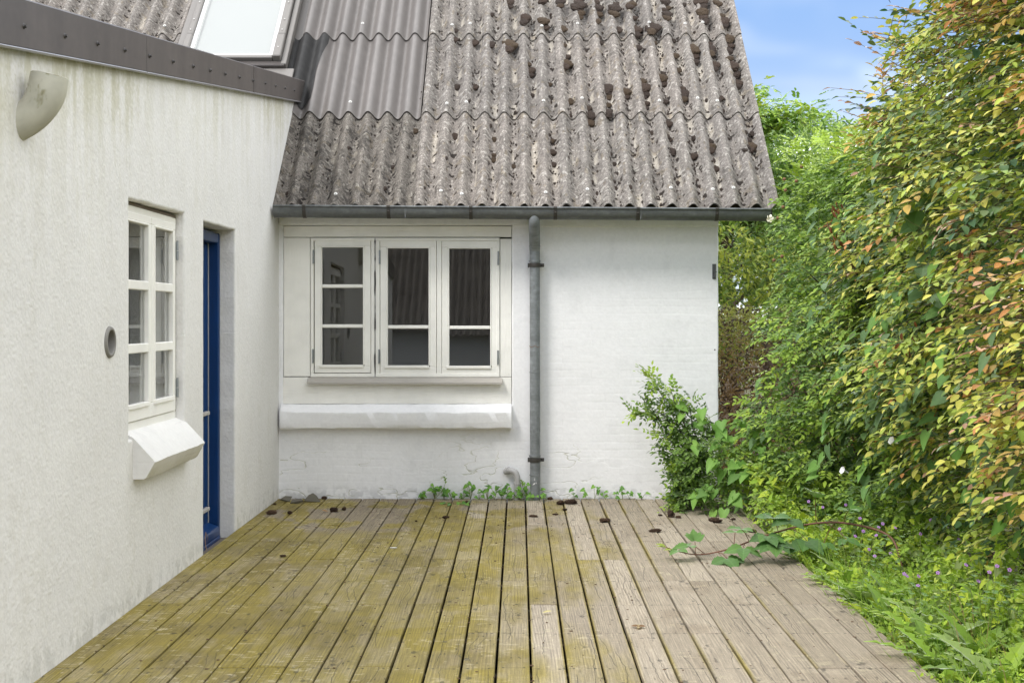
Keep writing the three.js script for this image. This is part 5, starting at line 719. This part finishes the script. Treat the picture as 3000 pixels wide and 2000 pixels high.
// ================================================================== behind the house: conifer gone brown, yellow green shrub, feathery trees
{
  const r = rngOf(1511);
  const con = thing('brown_conifer', 'shaded conifer with browned lower twigs just past the house corner', 'conifer'), F = new Foliage(61);
  for (let i = 0; i < 15000; i++) { const y = rr(-0.1, 1.62, r), z = -1.9 + rr(-0.75, 0.9, r), w = 0.85 - 0.12 * y, x = 2.45 + rr(-w, w, r), e = Math.hypot((x - 2.45) / w, (z + 1.9) / 0.9); if (e > 1.05 || e < 0.35) continue; const g = ss(1.0, 1.6, y + rr(-0.3, 0.3, r)), q = r(), c = q < 0.3 ? [0.06, 0.035, 0.015] : mix3(mix3([0.19, 0.115, 0.045], [0.30, 0.19, 0.06], r()), [0.28, 0.30, 0.05], g); F.leaf(LEAF.leaflet, V(x, y, z), jitterDir(r, -0.4, -0.1, 0.6, 0.9), jitterDir(r, 0, 0.6, 0.6, 0.7), rr(0.035, 0.075, r), rr(0.012, 0.022, r), c, c, 0.3); }
  F.build('crown', softLeaf, con); mesh('trunk', tube([V(2.45, -0.2, -1.9), V(2.46, 0.7, -1.9), V(2.45, 1.35, -1.9)], (t) => 0.09 * (1 - 0.6 * t), 8, false), barkMat, con);
  const sh = thing('yellow_shrub', 'yellow green leafy shrub behind the conifer past the house corner', 'shrub'), S = new Foliage(62), br = [];
  for (let i = 0; i < 7500; i++) { const cl = Math.floor(r() * 26), cx = 2.9 + 0.95 * Math.cos(cl * 2.4) * (0.3 + 0.7 * hash(cl, 1, 3)), cy = 1.75 + 0.9 * (hash(cl, 2, 3) - 0.5) * 1.5, cz = -3.6 + 0.8 * Math.sin(cl * 2.4), R0 = 0.38, p = jitterDir(r, 0, 0, 0, 1).multiplyScalar(R0 * Math.pow(r(), 0.33)); const c = r() < 0.3 ? [0.12, 0.19, 0.03] : r() < 0.5 ? [0.46, 0.50, 0.07] : [0.30, 0.40, 0.05]; S.leaf(LEAF.leaflet, V(cx + p.x, cy + p.y, cz + p.z), jitterDir(r, 0, -0.1, 0.3, 0.9), jitterDir(r, 0, 1, 0.4, 0.5), rr(0.06, 0.10, r), rr(0.026, 0.04, r), c, c, 0.2); }
  S.build('crown', softLeaf, sh); for (let i = 0; i < 7; i++) br.push(tube(curve([V(2.9, -0.2, -3.6), V(2.9 + rr(-0.2, 0.2, r), 0.8, -3.6), V(2.9 + rr(-0.7, 0.7, r), rr(1.5, 2.2, r), -3.6 + rr(-0.5, 0.5, r))], 6), (t) => 0.03 * (1 - 0.7 * t), 5, false)); mesh('trunk', mergeGeometries(br), barkMat, sh);

  const bu = thing('leafy_bush', 'mid green bush behind the wild rose, below the lime green tree', 'bush'), Q = new Foliage(63), qb = [];
  for (let i = 0; i < 13000; i++) { const cl = Math.floor(r() * 38), cx = cl < 14 ? 2.85 + 0.14 * cl : 3.9 + 1.25 * (hash(cl, 1, 5) - 0.5) * 2, cy = cl < 14 ? 2.85 + 0.75 * hash(cl, 2, 5) : 0.7 + 2.35 * hash(cl, 2, 5), cz = -3.9 + 0.6 * (hash(cl, 3, 5) - 0.5) * 2, p = jitterDir(r, 0, 0, 0, 1).multiplyScalar(0.46 * Math.pow(r(), 0.33)); const c = pick([[0.11, 0.21, 0.03], [0.17, 0.29, 0.04], [0.24, 0.37, 0.045]], r); Q.leaf(LEAF.leaflet, V(cx + p.x, cy + p.y, cz + p.z), jitterDir(r, 0, -0.1, 0.3, 0.9), jitterDir(r, 0, 1, 0.4, 0.5), rr(0.06, 0.11, r), rr(0.03, 0.05, r), c, c, 0.2); }
  Q.build('crown', softLeaf, bu); for (let i = 0; i < 9; i++) qb.push(tube(curve([V(3.9, -0.2, -3.9), V(3.9 + rr(-0.3, 0.3, r), 0.9, -3.9), V(3.9 + rr(-1.1, 1.1, r), rr(1.5, 2.8, r), -3.9 + rr(-0.5, 0.5, r))], 6), (t) => 0.03 * (1 - 0.7 * t), 5, false)); mesh('trunk', mergeGeometries(qb), barkMat, bu);

  const tree = (name, label, base, H, limbs, n, ll, cols, spread, seed) => {
    const t = thing(name, label, 'tree', base), q = rngOf(seed), F2 = new Foliage(seed + 1), lm = [tube(curve([V(0, -0.3, 0), V(0.1, H * 0.25, 0.05), V(-0.05, H * 0.55, 0), V(0.05, H * 0.93, 0)], 10), (s) => 0.16 * (1 - 0.85 * s), 8, false)];
    for (let i = 0; i < limbs; i++) {
      const y0 = H * rr(0.28, 0.85, q), a = i * 2.4 + rr(-0.4, 0.4, q), L = spread * rr(0.55, 1, q) * (1 - 0.45 * (y0 / H - 0.28)), e = V(Math.cos(a) * L, y0 + L * rr(0.1, 0.55, q), Math.sin(a) * L), c = curve([V(0, y0, 0), V(Math.cos(a) * L * 0.4, y0 + L * 0.28, Math.sin(a) * L * 0.4), e], 10); lm.push(tube(c, (s) => 0.045 * (1 - 0.85 * s), 5, false));
      for (let k = 0; k < n; k++) { const s = 3 + Math.floor(q() * 8), p = c[Math.min(10, s)].clone().add(jitterDir(q, 0, 0.1, 0, 1).multiplyScalar(rr(0.05, 0.42, q) * (0.4 + 0.6 * s / 10))); const col = pick(cols, q); pinnate(F2, p, jitterDir(q, Math.cos(a) * 0.7, 0.0, Math.sin(a) * 0.7 + 0.2, 0.7), jitterDir(q, 0, 1, 0.2, 0.3), rr(0.16, 0.26, q), 4, ll, ll * 0.5, col, col); }
    }
    mesh('trunk', mergeGeometries(lm), barkMat, t); F2.build('crown', softLeaf, t);
  };
  tree('locust_tree', 'feathery lime green tree rising between the roof edge and the beech hedge', [3.3, -0.17, -9.5], 5.3, 40, 190, 0.08, [[0.24, 0.40, 0.045], [0.32, 0.46, 0.05], [0.16, 0.29, 0.035], [0.40, 0.50, 0.06]], 2.35, 1601);
  tree('locust_tree', 'dark green tree behind the yellow green shrub, seen under the gutter', [5.6, -0.17, -12.5], 4.6, 40, 130, 0.085, [[0.10, 0.20, 0.03], [0.14, 0.27, 0.04], [0.07, 0.15, 0.025]], 2.6, 1701);
  tree('locust_tree', 'green tree deep behind the end of the hedge', [7.6, -0.17, -11.0], 5.0, 40, 130, 0.085, [[0.08, 0.17, 0.03], [0.12, 0.23, 0.035], [0.16, 0.28, 0.04]], 2.2, 1801);
}
// ================================================================== moss on the roof: cushions in the troughs
{
  const r = rngOf(2001), shapes = [];
  for (let k = 0; k < 6; k++) { const g = mergeVertices(new THREE.IcosahedronGeometry(1, 12).deleteAttribute('normal').deleteAttribute('uv'), 1e-4), p = g.attributes.position; for (let i = 0; i < p.count; i++) { const v = V().fromBufferAttribute(p, i), b = 0.62 + 0.5 * fbm(v.x * 1.7 + k * 9, v.y * 1.9 + v.z * 1.3, 40 + k, 2) + 0.30 * Math.abs(fbm(v.x * 2.6 + k, v.y * 2.6 - v.z * 1.7, 50 + k, 2) - 0.5) + 0.10 * fbm(v.x * 11 + k, v.y * 11 + v.z * 9, 60 + k, 2) + 0.05 * hash(i, k, 8); p.setXYZ(i, v.x * b, v.y * b * 1.05, v.z * b * 0.85); } g.computeVertexNormals(); shapes.push(g); }
  const mossMat = [[0.075, 0.048, 0.034], [0.060, 0.040, 0.030], [0.095, 0.062, 0.036]].map((c) => { const t = tex(128, 128, (u, v, o) => { const a = fbm(u * 20, v * 20, 71, 3, 20, 20), s = ss(0.66, 0.78, fbm(u * 9, v * 9, 73, 3, 9, 9)); for (let i = 0; i < 3; i++) o[i] = (0.55 + 0.75 * a + s * [0.5, 0.5, 0.1][i]) * 0.75; }); t.repeat.set(3, 3); return std({ color: rgb(...c), map: t, bumpMap: t, bumpScale: 0.012, roughness: 1 }); });
  for (const g of shapes) { const p = g.attributes.position, uv = []; for (let i = 0; i < p.count; i++) uv.push(p.getX(i) * 0.5 + p.getZ(i) * 0.3, p.getY(i) * 0.5); g.setAttribute('uv', new THREE.Float32BufferAttribute(uv, 2)); }
  const rows = [
    ['on the lowest row of corrugated roof sheets', [[7.48, 0.55, 6], [-8.44, 0.58, 4], [-2.49, 0.59, 4], [-0.54, 0.61, 5], [2.45, 0.62, 4], [-3.52, 0.68, 5], [6.38, 0.71, 7], [8.93, 0.71, 4], [-3.49, 0.74, 5], [-0.59, 0.77, 6], [5.41, 0.78, 6], [7.43, 0.85, 8], [9.38, 0.85, 8]]],
    ['on the lowest row of corrugated roof sheets', [[-0.57, 0.94, 5], [5.39, 0.95, 4], [6.6, 0.97, 5], [-3.48, 0.97, 5], [-5.49, 1.01, 6], [9.66, 1.03, 5], [-7.55, 1.09, 5], [5.43, 1.18, 7]]],
    ['on the middle row of corrugated roof sheets', [[1.36, 1.28, 10], [2.33, 1.29, 7], [2.38, 1.44, 6], [4.38, 1.47, 6], [5.37, 1.49, 6], [0.4, 1.5, 6], [8.32, 1.52, 5], [6.41, 1.61, 9], [-1.55, 1.61, 4], [3.39, 1.64, 8], [2.37, 1.68, 11], [4.36, 1.7, 10], [-4.64, 1.72, 6], [-5.6, 1.73, 6], [-0.63, 1.77, 4], [9.38, 1.78, 8]]],
    ['on the middle row of corrugated roof sheets', [[5.35, 1.86, 9], [6.34, 1.97, 6], [-1.65, 1.98, 8], [9.28, 2.01, 10], [8.29, 2.05, 8], [0.31, 2.07, 10], [7.31, 2.1, 6], [6.26, 2.18, 7], [0.36, 2.21, 6], [9.21, 2.25, 7], [7.23, 2.29, 10], [8.25, 2.29, 9], [4.27, 2.33, 7], [-2.75, 2.35, 11], [-3.78, 2.36, 6]]],
    ['on the middle row of corrugated roof sheets', [[0.24, 2.37, 4], [-4.74, 2.4, 7], [2.27, 2.41, 5], [5.27, 2.42, 4], [-5.78, 2.44, 5], [6.28, 2.46, 5], [9.3, 2.48, 11]]],
    ['on the top row of corrugated roof sheets', [[-5.81, 2.58, 5], [0.19, 2.6, 7], [3.26, 2.61, 7], [5.23, 2.61, 10], [4.31, 2.62, 10], [-0.88, 2.71, 9], [8.17, 2.72, 7], [2.16, 2.72, 6], [9.24, 2.75, 9], [-1.86, 2.76, 9], [1.2, 2.81, 5], [4.22, 2.81, 6], [6.11, 2.83, 8], [-3.82, 2.86, 5]]],
    ['on the top row of corrugated roof sheets', [[8.15, 2.88, 10], [3.17, 2.94, 11], [1.12, 2.98, 11], [2.19, 2.98, 10], [7.16, 3.02, 5], [4.19, 3.03, 8], [9.11, 3.03, 7], [-0.94, 3.06, 7], [0.14, 3.06, 8], [6.1, 3.06, 8], [8.17, 3.1, 11], [-2.85, 3.08, 8]]],
  ];
  const lat = V(1, 0, 0), up = V(0, Math.sin(TH), -Math.cos(TH)), nn = V(0, Math.cos(TH), Math.sin(TH));
  let k = 0;
  const cushion = (x, s, w) => { const m = mesh('moss_cushion', shapes[k % 6], mossMat[(k * 7) % 3], scene); k++; const row = Math.floor(s / ROW), lift = 0.016 * (1 - (s - row * ROW) / LEN); m.position.copy(toWorld(x, s, corr(x) + lift + w * 0.08)); const h = w * 0.5; m.quaternion.setFromRotationMatrix(new THREE.Matrix4().makeBasis(lat, up, nn)); m.scale.set(h * rr(0.9, 1.15, r), h * rr(1.0, 1.4, r), h * rr(0.4, 0.55, r)); m.rotateZ(rr(-0.5, 0.5, r)); all.push({ m, row, trough: 10 - Math.floor((x - XC) / WAVE), s }); };
  const all = [], ord = ['', 'first', 'second', 'third', 'fourth', 'fifth', 'sixth', 'seventh', 'eighth', 'ninth', 'tenth', 'eleventh', 'twelfth', 'thirteenth', 'fourteenth', 'fifteenth', 'sixteenth', 'seventeenth', 'eighteenth', 'nineteenth', 'twentieth'], rowName = ['lowest', 'middle', 'upper', 'upper'];
  for (const [, list] of rows) for (const [ix, s, w] of list) {
    const x = XC + ix * WAVE + rr(-0.006, 0.006, r);
    cushion(x, s, w * 0.0126);
    if (w >= 8) { cushion(x + rr(-0.02, 0.02, r), s - w * 0.0088, w * 0.0092); if (r() < 0.6) cushion(x + rr(-0.02, 0.02, r), s + w * 0.0095, w * 0.0075); }
  }
  for (const e of all) { const mates = all.filter((q) => q.row === e.row && q.trough === e.trough).sort((p, q) => p.s - q.s), i = mates.indexOf(e), n = mates.length, which = n === 1 ? 'only moss cushion' : i === 0 ? 'lowest moss cushion' : i === n - 1 ? 'topmost moss cushion' : `${ord[i + 1]} moss cushion up`; tag(e.m, `${which} in the ${ord[e.trough]} trough from the roof edge, ${rowName[e.row]} sheets`, 'moss', `moss cushions on the ${rowName[e.row]} row of roof sheets`); }
  // crumbs of moss too small to pick apart
  const F = []; const crumb = new THREE.IcosahedronGeometry(1, 1);
  for (let i = 0; i < 2600; i++) { const tr = Math.floor(rr(-14, 10, r)), x = XC + (tr + 0.42 + 0.34 * (r() + r() - 1)) * WAVE, s = rr(0.05, 3.4, r), right = ss(-0.8, 1.8, x); if (x < -0.9 && s > ROW) continue; if (r() > 0.25 + 0.75 * right) continue; const w = rr(0.004, 0.014, r) * (r() < 0.15 ? 1.7 : 1), row = Math.floor(s / ROW); const M = new THREE.Matrix4().makeBasis(lat.clone().multiplyScalar(w), up.clone().multiplyScalar(w * rr(1, 1.8, r)), nn.clone().multiplyScalar(w * 0.55)); M.setPosition(toWorld(x, s, corr(x) + 0.016 * (1 - (s - row * ROW) / LEN))); F.push(crumb.clone().applyMatrix4(M)); }
  tag(mesh('moss_crumbs', mergeGeometries(F), mossMat[1], scene), 'dark crumbs of moss scattered over the corrugated roof', null, null, 'stuff');

  // ------------------------------------------------------------------ fallen on the deck
  const clodMat = [[0.15, 0.085, 0.05], [0.12, 0.07, 0.045], [0.18, 0.10, 0.055]].map((c) => { const q = mossMat[0].clone(); q.color = rgb(...c); return q; });
  const clods = [0, 1, 2, 3].map((n) => { const g = mergeVertices(new THREE.IcosahedronGeometry(1, 9).deleteAttribute('normal').deleteAttribute('uv'), 1e-4), p = g.attributes.position; for (let i = 0; i < p.count; i++) { const v = V().fromBufferAttribute(p, i), b = 0.5 + 0.75 * fbm(v.x * 2.1 + n * 7, v.y * 2.3 + v.z * 1.9, 90 + n, 3) + 0.35 * (hash(i, n, 9) - 0.4); p.setXYZ(i, v.x * b, v.y * b, v.z * b); } g.computeVertexNormals(); const uv = []; for (let i = 0; i < p.count; i++) uv.push(p.getX(i) + p.getZ(i), p.getY(i)); g.setAttribute('uv', new THREE.Float32BufferAttribute(uv, 2)); return g; });
  const clod = (x, z, w, label, flat = 0.5) => { const m = mesh('moss_clod', clods[(k * 5) % 4], clodMat[k % 3], scene); k++; m.position.set(x, w * 0.22 * flat, z); w *= 0.78; m.scale.set(w * 0.6, w * 0.42 * flat, w * 0.42); m.rotation.y = rr(0, 6, r); return tag(m, label, 'moss'); };
  clod(-1.9, 0.85, 0.08, 'brown moss clod nearest to the plastered wing, out from the corner', 0.7); clod(-1.76, 0.84, 0.055, 'round brown moss clod right of the one nearest to the plastered wing', 0.8); clod(-1.44, 0.72, 0.08, 'brown moss clod with an orange twig on the brown stained planks', 0.75); clod(-1.37, 0.65, 0.05, 'small moss clod touching the clod with the orange twig', 0.9); clod(-1.62, 0.04, 0.055, 'moss clod against the wall right of the roof shard', 0.8);
  clod(-1.97, 0.36, 0.035, 'smallest dark moss clod in the corner of wing and house', 0.7); clod(-1.49, 2.57, 0.045, 'thin black tuft of moss alone on the green planks', 0.4); clod(-0.55, 1.04, 0.055, 'reddish moss clod below the broad bindweed clump', 0.55); clod(-0.76, 1.2, 0.018, 'pea sized moss ball on the green planks', 1); clod(-0.42, 0.3, 0.055, 'moss clod at the left end of the broad bindweed clump', 0.8);
  clod(0.34, 0.33, 0.09, 'long dark moss roll by the wall right of the downpipe, left half', 0.6); clod(0.42, 0.32, 0.10, 'long dark moss roll by the wall right of the downpipe, right half', 0.7); clod(0.11, 0.99, 0.07, 'oval moss clod in front of the downpipe', 0.45); clod(0.28, 0.87, 0.05, 'reddish crumbled moss right of the oval clod', 0.35); clod(0.36, 0.65, 0.05, 'moss crumb over a plank gap behind the crumbled moss', 0.5); clod(0.64, 1.2, 0.11, 'flat brown moss mat in the middle of the pale planks', 0.4); clod(0.96, 1.66, 0.095, 'flat oval moss mat lying nearest to the bramble tip', 0.45); clod(1.15, 1.0, 0.075, 'upright moss clod in front of the corner shrub', 1.3); clod(1.2, 1.05, 0.045, 'low moss clod leaning on the upright one', 0.8); clod(1.45, 1.22, 0.12, 'large dark moss clod at the edge of the weeds', 0.45); clod(1.64, 1.67, 0.065, 'moss clod beside the large bramble leaf at the weeds', 0.6); clod(0.26, 0.07, 0.05, 'moss clod against the wall just right of the downpipe', 0.8); clod(1.08, 0.91, 0.05, 'flat moss crumbs left of the upright clod', 0.3); clod(1.6, 1.12, 0.055, 'reddish moss crumb by the weeds behind the large dark clod', 0.4);
  // shards of roof sheet in the corner
  const shardMat = std({ color: rgb(0.13, 0.12, 0.095), roughness: 0.95 });
  const shard = (pts, hgt, pos, turn, label) => { const s = new THREE.Shape(pts.map((q) => new THREE.Vector2(...q))); const g = new THREE.ExtrudeGeometry(s, { depth: hgt, bevelEnabled: true, bevelThickness: 0.004, bevelSize: 0.004, bevelSegments: 2 }); const m = mesh('roof_shard', g, shardMat, scene); m.position.set(...pos); m.rotation.set(...turn); return tag(m, label, 'roof shard'); };
  shard([[-0.065, 0], [0.068, -0.004], [0.03, 0.045], [0.002, 0.064], [-0.03, 0.048]], 0.012, [-1.69, 0.006, 0.22], [-0.35, 0.25, 0], 'largest of the broken roof shards by the wall, three cornered and upright');
  shard([[-0.05, 0], [0.05, 0.004], [0.03, 0.03], [-0.04, 0.034]], 0.014, [-1.8, 0.005, 0.30], [-1.1, -0.2, 0], 'flat curved roof shard left of the three cornered one');
  shard([[-0.045, 0], [0.03, 0], [0.045, 0.045], [-0.01, 0.035]], 0.014, [-1.915, 0.005, 0.19], [-0.6, 0.5, 0], 'dark roof shard deepest in the corner of wing and house');
  // leaves, twigs and flakes on the planks
  const dry = (kind, x, z, L, col, label, turn) => { const t = tag(oneLeaf('fallen_leaf', kind, V(x, 0.006, z), V(Math.cos(turn), 0.12, Math.sin(turn)).normalize(), V(0.15, 1, 0.2).normalize(), L, L * 0.5, col, scene, -0.1), label, 'fallen leaf'); return t; };
  { const n = thing('fallen_leaf', 'crumpled brown dry leaf alone on the pale planks near the viewer', 'fallen leaf', [0.58, 0.002, 4.42]); for (let i = 0; i < 4; i++) oneLeaf('blade', 'beech', V(0, 0.004, 0), V(Math.cos(i * 1.7), 0.35, Math.sin(i * 1.7)).normalize(), V(0, 1, 0.3), 0.036, 0.024, i & 1 ? [0.34, 0.24, 0.08] : [0.20, 0.11, 0.045], n, 0.3); }
  dry('beech', 0.12, 4.12, 0.05, [0.58, 0.50, 0.22], 'pale yellow dry leaf on the plank right of the widest gap', 0.2); dry('leaflet', -1.45, 2.82, 0.04, [0.30, 0.10, 0.03], 'small orange brown leaf in a gap of the green planks', 1.9); dry('leaflet', -1.48, 0.75, 0.05, [0.42, 0.20, 0.05], 'orange dry leaf under the moss clod on the stained planks', 3.0); dry('beech', 0.99, 2.65, 0.035, [0.62, 0.60, 0.50], 'pale dry flake of leaf below the bramble tip', 0.6);
  tag(mesh('paint_flake', new THREE.SphereGeometry(0.026, 12, 6).scale(1, 0.12, 0.35), std({ color: rgb(0.72, 0.70, 0.66), roughness: 0.8 }), scene), 'white splinter lying across a gap in the green planks', 'splinter').position.set(-0.82, 0.004, 2.29);
  { const tw = tag(mesh('twig', mergeGeometries([tube(curve([V(-2.02, 0.0, 2.38), V(-2.03, 0.06, 2.375), V(-2.027, 0.12, 2.37)], 6), 0.003, 5), tube([V(-2.027, 0.115, 2.37), V(-2.02, 0.08, 2.345), V(-2.03, 0.05, 2.33)], 0.0018, 5)]), std({ color: rgb(0.30, 0.20, 0.14), roughness: 0.9 }), scene), 'thin dry twig leaning on the sill of the blue door', 'twig'); tw.userData.kind = 'thing'; }
  // small chips: too many to count
  const chips = []; const cg = new THREE.IcosahedronGeometry(1, 0); for (let i = 0; i < 760; i++) { const inGap = r() < 0.55, x = inGap ? pick(gapX.slice(1), r) + rr(-0.006, 0.006, r) : rr(-1.95, 1.7, r), z = Math.pow(r(), 1.5) * 6, w = rr(0.002, 0.006, r); chips.push(cg.clone().applyMatrix4(new THREE.Matrix4().makeScale(w * rr(1, 2, r), w * 0.5, w).setPosition(x, 0.001, z))); }
  tag(mesh('litter', mergeGeometries(chips), std({ color: rgb(0.12, 0.075, 0.045), roughness: 1 }), scene), 'tiny brown crumbs scattered over the planks', null, null, 'stuff');
}
// grey drain elbow beside the wall
{
  const d = thing('drain_elbow', 'grey plastic drain elbow rising from the deck by the wall left of the downpipe', 'pipe'), gm = std({ color: rgb(0.40, 0.39, 0.38), roughness: 0.45 });
  mesh('pipe', merge([tube(curve([V(-0.012, -0.05, 0.075), V(-0.012, 0.12, 0.075), V(-0.012, 0.175, 0.075), V(-0.03, 0.222, 0.068), V(-0.075, 0.238, 0.05), V(-0.115, 0.225, 0.02)], 24), 0.0255, 18, false)]), gm, d);
  mesh('collar', merge([tube([V(-0.012, 0.04, 0.075), V(-0.012, 0.135, 0.075)], 0.029, 18), tube([V(-0.012, 0.125, 0.075), V(-0.012, 0.133, 0.075), V(-0.012, 0.141, 0.075)], 0.0325, 18)]), gm, d);
  mesh('end_ring', tube([V(-0.078, 0.2385, 0.048), V(-0.105, 0.231, 0.028)], 0.030, 18), gm, d);
}

renderer.render(scene, camera);
